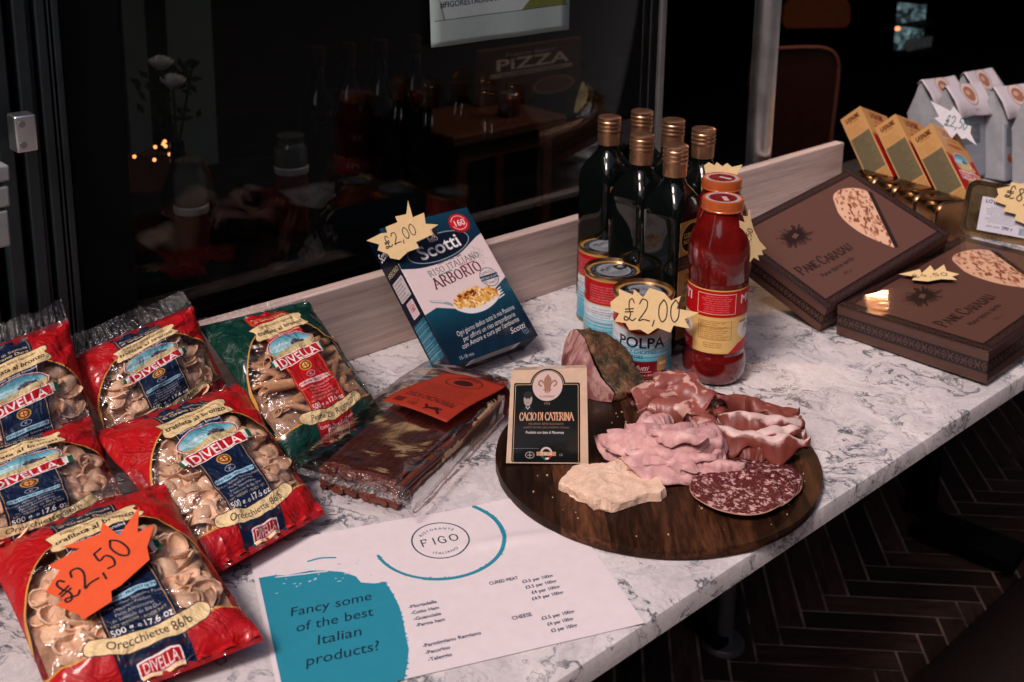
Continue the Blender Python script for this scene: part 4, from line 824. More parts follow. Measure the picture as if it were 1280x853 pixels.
def bag(corners, kind, H, label, seed, name='pasta_bag', floorz=.003, seal=0.012, ears=.012, tuck=0.0):
    rd = random.Random(seed); C = [at(*c) for c in corners]; TL, TR, BR, BL = C; cen = (TL + TR + BR + BL) / 4
    n = (TR - TL).cross(TL - BL); n.normalize()
    if n.z < 0: n = -n
    root = empty(name, (cen.x, cen.y, floorz), label, 'pasta bag', 'bags of dried pasta piled at the left')
    nu, nv = 34, 50; off = rd.uniform(0, 50)
    def base(u, v):
        w_ = 1 - .035 * math.sin(math.pi * v); uu = .5 + (u - .5) * w_
        return (TL * (1 - uu) + TR * uu) * (1 - v) + (BL * (1 - uu) + BR * uu) * v
    def prof(u, v):
        gu = max(0, 1 - abs(2 * u - 1) ** 3.2) ** .6; t = min(max((v - .045) / .91, 0), 1); gv = max(0, 1 - abs(2 * t - 1) ** 3.6) ** .62; return gu * gv
    def top(u, v, d=0.0):
        g = prof(u, v); p = base(u, v); e = min(v, 1 - v) * 2
        lump = mn.noise(Vector((u * 7 + off, v * 10, 0))) * .0040 + mn.noise(Vector((u * 17, v * 24 + off, 3))) * .0018
        fold = .0022 * math.sin(u * 46 + 4 * mn.noise(Vector((u * 3, v * 3 + off, 0)))) * max(0, 1 - e * 3.2) + .0015 * math.sin(v * 34 + u * 20 + off) * max(0, abs(2 * u - 1) - .72) * 3
        q = p + n * (H * g + lump * min(1, g * 2) + fold - d * min(1, g * 1.2)); q.z = max(q.z, floorz + .0015); return q
    b = MB(); b.grid([[top(i / (nu - 1), 1 - j / (nv - 1)) for j in range(nv)] for i in range(nu)])
    o = b.build('bag_front', BAGM[kind], root)
    b = MB()
    def bot(u, v): q = base(u, v) - n * (H * .32 * prof(u, v) + .0006); q.z = max(q.z, floorz); return q
    b.grid([[bot(i / 15, 1 - j / 21) for j in range(22)] for i in range(16)], uv=False, flip=True); b.build('bag_back', BACKM if kind == 'o' else BACKG, root)
    b = MB()
    b.grid([[top(.03 + .94 * i / 15, .05 + .9 * (1 - j / 21), .0205) for j in range(22)] for i in range(16)], uv=False); b.build('packed_pasta', M['pasta_deep'], root)
    # crimped clear seal along the top edge
    b = MB(); up = (TL + TR - BL - BR).normalized(); up = (up - n * up.dot(n)).normalized(); sw = rd.uniform(.8, 1.2)
    b.grid([[TL.lerp(TR, i / 60) + up * (seal * j / 3 * (sw + .3 * mn.noise(Vector((i * .09, off, 0))))) + n * (.0012 * math.sin(i * 2.1) + .006 * j / 3 * mn.noise(Vector((i * .08 + off, j, 1)))) for j in range(4)] for i in range(61)], uv=False); b.build('end_seal', SEALM, root)
    # pieces
    nu_, nv_ = (10, 16) if kind == 'o' else (7, 10); me = SHELL if kind == 'o' else PENNE; cnt_ = 0
    for lay in range(2):
        for i in range(nu_):
            for j in range(nv_):
                u = (i + .5 + rd.uniform(-.35, .35)) / nu_; v = .1 + .78 * (j + .5 + rd.uniform(-.4, .4)) / nv_
                if abs(u - .5) < (.13 if kind == 'o' else .12) or u < .04 or u > .96: continue
                arch = .20 + .42 * abs(2 * u - 1) ** 2
                if v < arch - .02 or v > .86: continue
                d = ((.0115 if lay == 0 else .017) if kind == 'o' else (.0095 if lay == 0 else .015)); p = top(u, v, d + rd.uniform(0, .0035))
                if prof(u, v) < (.70 if kind == 'o' else .88): continue
                o = bpy.data.objects.new(me.name, me); COL.objects.link(o); o.parent = root; o.location = p - root.location
                if kind == 'o':
                    q = n.to_track_quat('Z', 'Y').to_matrix().to_4x4() @ Euler((rd.uniform(-.7, .7) + (math.pi if rd.random() < .5 else 0), rd.uniform(-.45, .45), 0)).to_matrix().to_4x4() @ Matrix.Rotation(rd.uniform(0, 6.3), 4, 'Z')
                else:
                    x = (TR - TL).normalized(); y_ = n.cross(x); bs = Matrix((x, y_, n)).transposed().to_4x4(); q = bs @ Matrix.Rotation(rd.gauss(.2, .5), 4, 'Z') @ Matrix.Rotation(rd.uniform(-.12, .12), 4, 'Y')
                    q = Matrix.Rotation(0, 4, 'X') @ q
                o.rotation_euler = q.to_euler(); s = rd.uniform(.76, .98); o.scale = (s, s, s); cnt_ += 1
    return root, n, cen, top
bagA = bag([(-22, 684, .045), (203, 602, .06), (330, 800, .022), (72, 902, .006)], 'o', .026, 'orecchiette pasta bag at the very front with the orange price tag lying on it', 1, seal=.022)
bagB = bag([(112, 542, .075), (301, 478, .075), (406, 642, .018), (262, 722, .018)], 'o', .024, 'orecchiette pasta bag between the green penne bag and the brown pasta packet, fully visible label', 2, seal=.003)
bagC = bag([(82, 448, .118), (240, 382, .139), (288, 490, .05), (150, 580, .04)], 'o', .022, 'orecchiette pasta bag at the back with black end strip, left of the green bag', 3, seal=.02)
bagD = bag([(248, 408, .112), (384, 376, .107), (484, 522, .022), (366, 588, .03)], 'p', .024, 'green bag of penne tubes with a red label strip', 4, seal=.012)
bagE = bag([(-92, 464, .145), (84, 398, .158), (134, 575, .045), (-50, 655, .04)], 'o', .024, 'red orecchiette pasta bag cut by the left edge, furthest back against the door frame', 5, seal=.018)
bagF = bag([(-112, 588, .088), (112, 519, .088), (166, 642, .03), (-62, 732, .03)], 'o', .024, 'red orecchiette bag at the left edge between the front bag and the rearmost one', 6, seal=.012)
root, n_, cen, top = bagA
pA, pB_, pC_ = top(.3, .25), top(.7, .35), top(.35, .62); nA = (pB_ - pA).cross(pC_ - pA).normalized(); nA = nA if nA.z > 0 else -nA
price_tag([(174, 634), (172, 666), (193, 656), (184, 684), (187, 700), (150, 733), (139, 739), (140, 752), (104, 775), (98, 768), (70, 757), (80, 750), (57, 740), (75, 713), (60, 708), (100, 686), (78, 684), (125, 668), (128, 653), (149, 670)],
          (pA + pB_ + pC_) / 3 + nA * .008, nA, 'paper_orange', '£2,50', (84, 756), (168, 688), 34, 'orange burst price tag reading £2,50 on the front pasta bag', wd=.0017)

# ------------------------------------------------------------------ boxes
def rot_of(e): return Euler(e, 'XYZ').to_matrix()
def print_box(root, D, pos, e, mats, faces, bev=.0007, name='carton', parent=None):
    b = MB(); b.box(pos, D, rot_of(e), 0, faces); return b.build(name, mats, root, smooth=True, bevel=bev, angle=30)
CARD = simple('plain_card', (.30, .22, .16), .8)
# rice box leaning back on the upstand
e = tuple(R_(a) for a in (-46.7, .15, 43.02)); rp = Vector((-.0932, 1.3477, .0812)); RD = (.1392, .0364, .1956)
rb = empty('rice_box', rp - ZZ * .08, 'dark teal arborio rice box leaning back against the wooden upstand', 'rice box')
RM = [print_mat('rice_box_front', rice_front(), .34, .3).m, print_mat('rice_box_side', rice_side(), .36, .25).m, print_mat('rice_box_base', rice_bottom(), .36, .25).m, simple('rice_box_blue_card', (.004, .03, .05), .4, coat=.2)]
print_box(rb, RD, rp, e, RM, {'-y': (0, 0), '-x': (1, 0), '-z': (2, 2), '+x': (3, 0), '+y': (3, 0), '+z': (3, 0)})
Rm = rot_of(e); rn = Rm @ Vector((0, -1, 0))
price_tag([(510, 251), (516, 272), (530, 266), (532, 280), (548, 281), (537, 288), (541, 293), (520, 303), (524, 310), (510, 315), (499, 325), (488, 323), (485, 318), (472, 313), (474, 306), (458, 301), (476, 292), (484, 291), (482, 284), (497, 278), (494, 271), (508, 268)],
          rp + Rm @ Vector((-.045, -.0182, .072)) + rn * .022, rn + Vector((-.1, -.6, .0)), 'paper', '£2,00', (483, 312), (522, 292), 15, 'cream burst price tag reading £2,00 at the top of the rice box', wd=.0010)
# flat bread boxes
PT, PS = print_mat('flatbread_box_top', pane_top(), .5, .0), print_mat('flatbread_box_side', pane_side(), .55, .0)
SHR = clear_film('shrink_wrap', (10, .10, .003), .10, (.99, .98, .97), frough=.045)
def pane(pos, e, D, label, wrap):
    r = empty('flatbread_box', Vector(pos) - ZZ * D[2] / 2, label, 'flatbread box', 'brown flat bread boxes at the right'); Mx = rot_of(e); b = MB()
    b.box(pos, (D[0], D[1], D[2]), Mx, 1, {'+z': (0, 1), '-x': (1, 0), '+x': (1, 0), '-y': (1, 0), '+y': (1, 0), '-z': (2, 0)}); b.build('box', [PT.m, PS.m, CARD], r, bevel=.001)
    # lid seam: a slightly larger lid shell
    if wrap: b = MB(); b.box(pos, (D[0] + .0016, D[1] + .0016, D[2] + .0012), Mx, 0); b.build('shrink_wrap', SHR, r, bevel=.002, seg=3)
    return r, Mx
p2, M2 = pane((.6036, 1.4528, .0342), tuple(R_(a) for a in (3.48, -1.33, -46.81)), (.2066, .336, .0425), 'shrink-wrapped brown flat bread box with a cream price tag on it, near the counter edge', True)
p1, M1 = pane((.4432, 1.562, .0746), tuple(R_(a) for a in (10.9, 18.46, -48.54)), (.1842, .2803, .0424), 'matt brown flat bread box propped at a tilt behind the red sauce jars', False)
t2 = Vector((.6036, 1.4528, .0342)) + M2 @ Vector((0, 0, .0225))
price_tag([(1124, 343), (1150, 337), (1152, 342), (1163, 332), (1168, 339), (1180, 331), (1183, 339), (1199, 343), (1190, 346), (1196, 350), (1176, 349), (1160, 352), (1140, 350), (1143, 346)], t2 + M2.col[2] * .006, M2.col[2], 'paper', '£4,50', (1139, 348), (1186, 345), 9, 'small cream price tag reading £4,50 lying on the shrink-wrapped flat bread box', wd=.0012)
# box that props up the tilted one (only its shaded edge shows)
# lasagne boxes
LE = tuple(R_(a) for a in (-26.78, -41.79, -34.08)); LD = Vector((.0464, .0902, .1686)); Lp = Vector((.732, 1.8893, .0872)); LM = rot_of(LE)
LMT = [print_mat('lasagne_side', lasagne_side(), .45, .1).m, print_mat('lasagne_front', lasagne_broad(), .42, .15).m, simple('lasagne_card', (.46, .27, .11), .5)]
lc = Lp + LM @ Vector((-LD.x / 2, -LD.y / 2, LD.z / 2))
for i, ((px, py), lab) in enumerate((((1137, 172), 'yellow lasagne box at the front of the row, its red and blue picture side showing'), ((1093, 160), 'middle yellow lasagne box of the leaning row'), ((1050, 150), 'yellow lasagne box furthest back, nearest the corner of the wooden upstand'))):
    pos = Lp + (at(px, py, lc.z) - lc); r = empty('lasagne_box', pos - ZZ * .08, lab, 'lasagne box', 'leaning lasagne boxes')
    print_box(r, tuple(LD), pos, LE, LMT, {'-y': (0, 0), '+x': (1, 0), '-x': (1, 0), '+y': (0, 0), '+z': (2, 0), '-z': (2, 0)})
ln = (LM.col[0] + LM.col[1] * -.6).normalized()
tp = Lp + LM @ Vector((LD.x / 2, 0, LD.z / 2)) + LM.col[0] * .012
price_tag([(1163, 126), (1169, 129), (1188, 139), (1192, 133), (1202, 146), (1207, 156), (1214, 158), (1213, 167), (1221, 182), (1208, 173), (1202, 174), (1196, 166), (1190, 173), (1178, 164), (1180, 158), (1168, 148), (1174, 146)], tp, (tp - Vector((0, 0, CAM_H))).normalized() * -1, 'paper_white', '£2,50', (1180, 157), (1208, 163), 13, 'white burst price tag with teal writing £2,50 above the lasagne boxes', wd=.0014, ink='ink_teal')
# grey paper packs with folded tops
PK = [print_mat('flour_pack', pack_art(), .7, crinkle=(26, .6, .004)).m, print_mat('flour_pack_flap', flap_art(), .65, crinkle=(26, .6, .004)).m, simple('grey_pack_paper', (.32, .33, .36), .7, bump=.8, bd=.004, scale=26)]
def pack(px, py, z, yaw, label, wd=.10, dp=.065, hh=.115, lean=-.15):
    c = at(px, py, z); Mx = rot_of((lean, 0, yaw)); r = empty('paper_pack', (c.x, c.y, .001), label, 'paper pack', 'grey paper packs with folded tops')
    o = Vector((c.x, c.y, .004)); b = MB(); b.box(o + Mx @ Vector((0, 0, hh / 2)), (wd, dp, hh), Mx, 2, {'-y': (0, 0)}); b.build('body', PK, r, bevel=.004, seg=3)
    b = MB(); T_ = lambda x, y, z: o + Mx @ Vector((x, y, z)); w2 = wd / 2
    g = [(-dp / 2, hh - .002), (-dp * .16, hh + .038), (-.002, hh + .062), (.001, hh + .062), (dp * .2, hh + .036), (dp / 2, hh - .002)]
    b.grid([[T_(x * (1 - .06 * (q > 0 and q < 5)), y, z + .003 * mn.noise(Vector((x * 40, y * 40, px)))) for q, (y, z) in enumerate(g)] for x in np.linspace(-w2, w2, 9)], uv=False, m=0)
    for s in (-1, 1): b.poly([T_(s * w2 * (1 if q in (0, 5) else .94), y, z) for q, (y, z) in enumerate(g)][::s])
    b.build('gusset', PK[2], r)
    b = MB(); fl_ = [(.004, hh + .060), (-.006, hh + .068), (-dp * .42, hh + .040), (-dp * .72, hh + .008)]
    b.grid([[T_(x, y - .004 * math.sin(q * 2 + x * 30) * (q / 3), z + .005 * mn.noise(Vector((x * 25, q * .7, px))) * q / 3) for q, (y, z) in list(enumerate(fl_))[::-1]] for x in np.linspace(-w2 * 1.02, w2 * 1.02, 14)]); b.build('folded_top', PK[1], r, solid=.0008)
    return r
pack(1222, 198, 0, .62, 'rear grey paper pack, its plain flap standing highest of all the packs'); pack(1172, 212, 0, .55, 'grey paper pack with folded top behind the white price tag, furthest left of the packs')
pack(1203, 222, 0, .5, 'grey paper pack with a brown round picture on its flap, second from the left')
pack(1262, 224, 0, .45, 'grey paper pack with printed panel on its body and a small brown figure'); pack(1304, 236, 0, .45, 'grey paper pack cut by the right edge of the view')
# row of golden tins
ta, tb = at(1088, 210, .072), at(1196, 252, .072); ta.z = tb.z = 0; td = (tb - ta).normalized(); L_ = (tb - ta).length; nT = 4; k_ = Matrix.Rotation(math.atan2(td.y, td.x), 3, 'Z')
TM = simple('golden_tinplate', (.26, .135, .06), .22, 1, var=.15, scale=60); TM2 = simple('silver_tin_end', (.34, .36, .38), .3, 1, var=.2, scale=50)
def round_slab(b, c, M3, w_, h_, d, r, seg=6, lip=0.0):
    """rounded rectangle w x h, thickness d along local y"""
    def loop(ww, hh, rr, y):
        P = []
        for sx, sz, a0 in ((1, 1, 0), (-1, 1, 90), (-1, -1, 180), (1, -1, 270)):
            for q in range(seg + 1): t = R_(a0 + 90 * q / seg); P.append(c + M3 @ Vector((sx * (ww / 2 - rr) + rr * math.cos(t), y, sz * (hh / 2 - rr) + rr * math.sin(t))))
        return P + [P[0]]
    L = [loop(w_ - .004, h_ - .004, r - .002, -d / 2), loop(w_, h_, r, -d / 2 + .002), loop(w_, h_, r, d / 2 - .002), loop(w_ - .004, h_ - .004, r - .002, d / 2)]
    if lip: L = [loop(w_ - .012, h_ - .012, r - .004, -d / 2 + .003), loop(w_ - .009, h_ - .009, r - .004, -d / 2), loop(w_ + .002, h_ + .002, r + .001, -d / 2 - .0005), loop(w_ + .002, h_ + .002, r + .001, -d / 2 + .0015)] + [loop(w_, h_, r, -d / 2 + .003)] + L[2:]
    b.grid(L, uv=False, flip=True); b.poly(L[0][:-1]); b.poly(L[-1][:-1][::-1]); return b
for i in range(nT):
    c = ta + td * (L_ * (i + .5) / nT) + ZZ * .0365; r = empty('golden_tin', c - ZZ * .033, ('golden tin at the far end of the row, touching the upstand corner', 'second golden tin of the row behind the tilted flat bread box', 'third golden tin of the row, catching orange light on its top', 'golden tin at the near end of the row with its rounded silver side showing')[i], 'tin', 'row of golden tins')
    b = MB(); round_slab(b, c, k_ @ Matrix.Rotation(R_(90), 3, 'Z'), .078, .070, L_ / nT - .001, .020); b.build('body', TM, r, angle=50)
    b = MB(); round_slab(b, c + td * (L_ / nT / 2 - .0045), k_ @ Matrix.Rotation(R_(90), 3, 'Z'), .0795, .0715, .003, .0205); b.build('rim', M['rimgold'], r, angle=50)
# upright tin with a label
tz = t2.z; tc = on(1252, 262, (0, 1.70, 0), (0, 1, 0)); Mt = rot_of((R_(-14), R_(5), R_(-17))); w_, h_ = .118, .085; tc = at(1250, 303, .052) + Mt @ Vector((0, .008, h_ / 2 + .002))
tr_ = empty('label_tin', at(1250, 303, .052), 'golden rectangular tin standing upright on the wrapped flat bread box, white label on its lid', 'tin')
b = MB(); round_slab(b, tc, Mt, w_, h_, .022, .016, 8, lip=1); b.build('body', M['rimgold'], tr_, angle=40)
b = MB(); b.box(tc + Mt @ Vector((.006, -.0095, -.006)), (.084, .0006, .052), Mt, 0, {'-y': (0, 0)}); b.build('label', print_mat('tin_label', tin_label(), .5).m, tr_)
price_tag([(1246, 236), (1262, 233), (1264, 228), (1275, 230), (1300, 226), (1310, 250), (1300, 285), (1285, 282), (1268, 275), (1270, 268), (1254, 264), (1258, 257), (1242, 251), (1248, 244)], tc + Mt @ Vector((0, -.017, 0)), Mt.col[1], 'paper', '£8,50', (1255, 246), (1306, 262), 15, 'cream burst price tag with large black writing on the upright golden tin', wd=.0016)
# ------------------------------------------------------------------ cans, jars, bottles
LIDM = print_mat('can_lid_print', lid_art(), .35, .2, metal=.35).m; CANM = print_mat('can_label', can_art(), .34, .35); CANM = CANM.m
def can_proto():
    r = empty('tomato_can', (0, 0, 0)); R0, H0 = .0365, .105; prof = [(R0 - .002, .001), (R0 + .0006, .0015), (R0 + .0006, .004), (R0, .005)]
    b = MB(); b.lathe([(0, .002), (R0 - .003, .002)] + prof, 48); b.build('base', M['rimgold'], r)
    z0, z1 = .005, H0 - .005; pr = [(R0 + (-.0007 * (.5 - .5 * math.cos((z - .3) * 2 * math.pi * 8)) if .28 < z < .78 else 0), z0 + (z1 - z0) * z) for z in np.linspace(0, 1, 60)]
    b = MB(); b.lathe(pr, 64, uvz=(z0, z1)); b.build('label', CANM, r, angle=60)
    b = MB(); b.lathe([(R0, H0 - .005), (R0 + .0008, H0 - .004), (R0 + .001, H0 - .0015), (R0 + .0004, H0), (R0 - .0008, H0), (R0 - .0022, H0 - .004)], 48); b.build('rim', M['rimgold'], r)
    b = MB(); N_ = 48; rr = R0 - .0022; P = [[(q * math.cos(t), q * math.sin(t), H0 - .004 + (.0006 if .3 < q / rr < .8 else 0)) for q in np.linspace(.0001, rr, 8)] for t in np.linspace(0, 2 * math.pi, N_ + 1)]
    base = len(b.v); b.grid(P, uv=False); b.uv = [[(.5 + b.v[i][0] / rr / 2, .5 + b.v[i][1] / rr / 2) for i in f] for f in b.f]; b.build('lid', LIDM, r)
    b = MB(); b.lathe([(.006, 0), (.0085, .0008), (.006, .0016), (.0045, .0008), (.006, 0)], 20, c=(.014, 0, H0 - .0032)); b.build('pull_ring', M['tin'], r); return r
cans = [((805, 362), R_(-187), 'front tomato can, navy lettering on pale blue, behind the cream price tag'), ((767, 335), R_(-310), 'middle tomato can of three, small print on its red and pale blue side'), ((757, 305), R_(-330), 'rearmost tomato can, beside the end of the upstand by the bottles')]
cp = can_proto()
for i, (px, rz, lab) in enumerate(cans):
    o = cp if i == 0 else copy_tree(cp); p = at(*px, .105); o.location = (p.x, p.y, .0006); o.rotation_euler = (0, 0, rz); tag(o, lab, 'tomato can', 'cans of chopped tomatoes')
pcn = at(805, 362, .105); nn = Vector((-.12, -1, .35)).normalized()
price_tag([(763, 378), (774, 369), (773, 361), (791, 369), (793, 362), (804, 372), (812, 360), (830, 366), (839, 376), (851, 370), (846, 386), (874, 391), (856, 399), (862, 411), (842, 407), (838, 416), (822, 410), (810, 418), (800, 412), (787, 413), (782, 404), (768, 402), (774, 392), (764, 388)],
          (pcn.x - .006, pcn.y - .052, .085), nn, 'paper', '£2,00', (779, 401), (850, 403), 27, 'cream burst price tag reading £2,00 standing against the front tomato can', wd=.0013)
JL = print_mat('sauce_jar_label', jar_label(), .45, .1).m; JT = print_mat('jar_lid_print', jar_lid_art(), .35, .3).m
def jar_proto():
    r = empty('sauce_jar', (0, 0, 0)); pf = [(.0, .002), (.029, .001), (.0345, .004), (.0376, .012), (.0385, .022), (.0378, .032), (.0356, .039), (.0358, .044), (.0360, .122), (.0355, .126), (.0352, .129), (.0362, .136), (.0376, .148), (.0380, .160), (.0368, .172), (.0340, .183), (.0300, .193), (.0258, .203), (.0232, .210), (.0226, .215)]
    q = smooth_line(pf[1:], 3); b = MB(); b.lathe([(0, .002)] + [(float(a), float(z)) for a, z in q], 56); b.build('glass_body', M['sauce'], r, angle=80)
    b = MB(); b.lathe([(.0362, .044), (.0363, .05), (.0363, .118), (.0362, .1235)], 64, uvz=(.044, .1235)); b.build('label', JL, r, angle=80)
    b = MB(); lz = .2135; b.lathe([(.0235, lz - .001), (.0250, lz), (.0254, lz + .0012), (.0248, lz + .002), (.0249, lz + .0105), (.0242, lz + .0128), (.0226, lz + .0135), (.0223, lz + .0126)], 56); b.build('lid', M['lid_orange'], r)
    b = MB(); P = [[(s * math.cos(t), s * math.sin(t), lz + .0127) for s in (.0001, .0224)] for t in np.linspace(0, 2 * math.pi, 49)]; b.grid(P, uv=False); b.uv = [[(.5 + b.v[i][0] / .046, .5 + b.v[i][1] / .046) for i in f] for f in b.f]; b.build('lid_print', JT, r); return r
jp = jar_proto()
for i, (px, rz, lab) in enumerate((((904, 247), R_(-146), 'front jar of red tomato sauce with orange lid and a cream and red label'), ((902.6, 222), R_(-100), 'rear jar of red tomato sauce, mostly hidden behind the front jar'))):
    o = jp if i == 0 else copy_tree(jp); p = at(*px, .227); o.location = (p.x, p.y, .0006); o.rotation_euler = (0, 0, rz); tag(o, lab, 'sauce jar', 'jars of tomato sauce')
pj = at(904, 247, .227)
price_tag([(937, 261), (939, 276), (942, 287), (949, 301), (958, 311), (952, 313), (954, 319), (947, 319), (949, 326), (942, 322), (937, 328), (930, 314), (927, 302), (919, 284), (925, 284), (924, 276), (931, 278), (929, 270), (935, 271)], (pj.x + .040, pj.y - .014, .17), (.5, -.9, .15), 'paper', '£2,50', (934, 312), (941, 287), 9, 'cream burst price tag clipped to the right side of the front sauce jar', wd=.0008)
price_tag([(880, 207), (886, 203), (893, 207), (896, 203), (903, 208), (909, 204), (915, 209), (928, 206), (922, 216), (918, 235), (900, 240), (884, 238), (876, 250), (877, 228), (882, 218)], (pj.x + .012, pj.y + .118, .2), (0, -1, .3), 'paper', '£2,50', (888, 232), (915, 232), 8, 'cream burst price tag standing up behind the rear sauce jar lid', wd=.0008)
OL = print_mat('oil_label', oil_label(), .5).m
def bottle_proto():
    r = empty('oil_bottle', (0, 0, 0)); N_ = 48
    def ring(h, z, sq):
        P = []
        for i in range(N_ + 1):
            t = 2 * math.pi * i / N_; c_, s_ = math.cos(t), math.sin(t); k = (abs(c_) ** sq + abs(s_) ** sq) ** (-1 / sq); P.append((h * k * c_, h * k * s_, z))
        return P
    pf = [(.001, .001, 2), (.026, .001, 7), (.0295, .004, 8), (.0300, .01, 9), (.0300, .180, 9), (.0293, .190, 8), (.0262, .201, 5), (.0205, .211, 3.2), (.0155, .219, 2.3), (.0137, .225, 2), (.0135, .232, 2)]
    b = MB(); b.grid([ring(*q) for q in pf], uv=False, flip=True); b.build('glass_body', M['oil'], r, angle=70)
    b = MB(); pc_ = [(.0138, .2285), (.0150, .229), (.0152, .245)]
    for k in range(3): z = .246 + k * .0055; pc_ += [(.0150, z), (.0161, z + .0014), (.0161, z + .0036), (.0150, z + .005)]
    pc_ += [(.0158, .2635), (.0158, .2665), (.0140, .268), (.001, .2675)]; b.lathe(pc_, 40); b.build('screw_cap', M['goldcap'], r, angle=50)
    b = MB(); b.box((0.000, -.0304, .100), (.046, .0006, .155), None, 0, {'-y': (0, 0)}); b.build('label', OL, r); return r
bp = bottle_proto(); BL = [((762, 146), 'dark oil bottle with copper cap at the left end of the group'), ((803, 139), 'rear dark oil bottle whose cap shows just above another cap, second column'), ((803, 168), 'dark oil bottle in front, second cap column from the left'),
      ((842, 150), 'rear dark oil bottle in the third cap column, behind the nearest one'), ((845, 182), 'nearest dark oil bottle, its tan label showing beside the sauce jar'), ((880, 161), 'dark oil bottle at the right end, behind the sauce jars')]
for i, (px, lab) in enumerate(BL):
    o = bp if i == 0 else copy_tree(bp); p = at(*px, .2675); o.location = (p.x, p.y, .0006); o.rotation_euler = (0, 0, YAW + (-.05, .08, .0, -.06, .04, .1)[i]); tag(o, lab, 'oil bottle', 'square dark oil bottles')

# ------------------------------------------------------------------ menu sheet
q = [at(312, 691), at(689, 611), at(809, 787), at(349, 881)]; mo = q[0]; mx = (q[1] - q[0] + q[2] - q[3]).normalized(); my = Vector((mx.y, -mx.x, 0)); lw_, lh_ = .297, .21
mo = (q[0] + q[1] + q[2] + q[3]) / 4 - mx * lw_ / 2 - my * lh_ / 2; b = MB(); na, nb = 60, 42
def paper_z(s, t):
    crease = .0028 * math.exp(-((t - .30 - .10 * (s - .7)) / .03) ** 2) * max(0, min(1, (s - .55) * 5)) * max(0, min(1, (1.0 - s) * 6)); return .0006 + crease + .0005 * (1 + mn.noise(Vector((s * 4, t * 4, 2)))) + .0008 * max(0, .05 - t) * 20 * abs(math.sin(s * 5))
b.grid([[mo + mx * lw_ * i / na + my * lh_ * (1 - j / nb) + ZZ * paper_z(i / na, 1 - j / nb) for j in range(nb + 1)] for i in range(na + 1)])
tag(b.build('menu_sheet', print_mat('menu_sheet', menu_art(), .7, bump=.08).m), 'white paper menu sheet with teal brush shape lying on the counter', 'menu')

# ------------------------------------------------------------------ round board with food
BC = Vector((.1375, 1.075, 0)); BR, BT = .168, .011
bd = empty('round_board', BC, 'round dark walnut serving board carrying the meats and cheeses', 'serving board')
edges_ = [-.17, -.112, -.068, -.022, .036, .088, .132, .17]; ba = R_(4); bx_, by_ = Vector((math.cos(ba), math.sin(ba), 0)), Vector((-math.sin(ba), math.cos(ba), 0))
for i in range(len(edges_) - 1):
    x0, x1 = max(-BR + 1e-4, edges_[i]) + .00015, min(BR - 1e-4, edges_[i + 1]) - .00015; b = MB(); xs = np.linspace(x0, x1, 10 if 0 < i < 6 else 16)
    up = [(x, math.sqrt(max(0, BR ** 2 - x * x))) for x in xs]; outl = up + [(x, -y) for x, y in up[::-1]]
    P = lambda x, y, z, s=1: BC + bx_ * x + by_ * y * s + ZZ * z
    top_ = [P(x, y, BT, .993) for x, y in outl]; mid1 = [P(x, y, BT - .0025) for x, y in outl]; mid0 = [P(x, y, .003) for x, y in outl]; bot_ = [P(x, y, .0008, .98) for x, y in outl]
    b.poly(top_[::-1]); b.poly(bot_)
    b.grid([r + [r[0]] for r in (bot_, mid0, mid1, top_)], uv=False, flip=True); b.build('plank', M['walnut'], bd, angle=50)
rc = random.Random(3); b = MB()
for i in range(90):
    t, rr = rc.uniform(0, 6.28), BR * .93 * math.sqrt(rc.random()); s = rc.uniform(.0004, .0014); b.box(BC + Vector((rr * math.cos(t), rr * math.sin(t), BT + s * .45)), (s, s * 1.3, s), Matrix.Rotation(t, 3, 'Z'))
tag(b.build('cheese_crumbs', simple('crumb', (.6, .45, .3), .8), smooth=False), kind='stuff')
def rough(o, amp, scale, seed=0, oct=4):
    for v in o.data.vertices:
        p = v.co * scale + Vector((seed, seed, seed)); v.co += mn.turbulence_vector(p, oct, False) * amp * .5 + mn.noise_vector(p * .35) * amp
    o.data.update()
# cheese wedge with printed label
cb = at(684, 582, BT); CM = rot_of((R_(-9), 0, R_(1))); cw, ch, cd = .084, .100, .034
cr_ = empty('labelled_cheese', cb, 'upright cheese wedge with a black and cream printed label on the board', 'cheese')
b = MB(); fr_ = [(-cw / 2, 0), (cw / 2, 0), (cw * .46, ch), (-cw * .45, ch * .965)]; T_ = lambda x, y, z: cb + CM @ Vector((x, y, z + .002))
A_ = [T_(x, 0, z) for x, z in fr_]; B_ = [T_(x * .93 + .004, cd, z * .93) for x, z in fr_]; b.poly(A_); b.poly(B_[::-1])
for i in range(4): j = (i + 1) % 4; b.poly([A_[j], A_[i], B_[i], B_[j]])
ck = simple('pale_cheese', (.72, .52, .38), .45, var=.1, scale=70, bump=.15, bd=.001, coat=.5, sss=.15); b.build('cheese', ck, cr_, bevel=.005, seg=4)
kk = print_mat('cheese_label', cheese_art(), .3, .35); tr2 = kk.n('ShaderNodeBsdfTransparent'); mm = kk.n('ShaderNodeMixShader'); kk.l(kk.img.outputs['Alpha'], mm.inputs[0]); kk.l(tr2.outputs[0], mm.inputs[1]); kk.l(kk.p.outputs[0], mm.inputs[2]); kk.l(mm.outputs[0], kk.out.inputs['Surface'])
b = MB(); b.poly([T_(-cw * .47, -.0006, .001), T_(cw * .455, -.0006, .001), T_(cw * .43, -.0006, ch * 1.0), T_(-cw * .44, -.0006, ch * .985)], [(0, 0), (1, 0), (1, 1), (0, 1)]); b.build('printed_label', kk.m, cr_, smooth=False)
b = MB(); b.grid([[T_(x * 1.03, -.0012 + y, z) for x, y, z in ((-cw / 2 - .002, .03, 0), (-cw / 2 - .002, -.001, .0), )] for z in (0, 1)], uv=False)
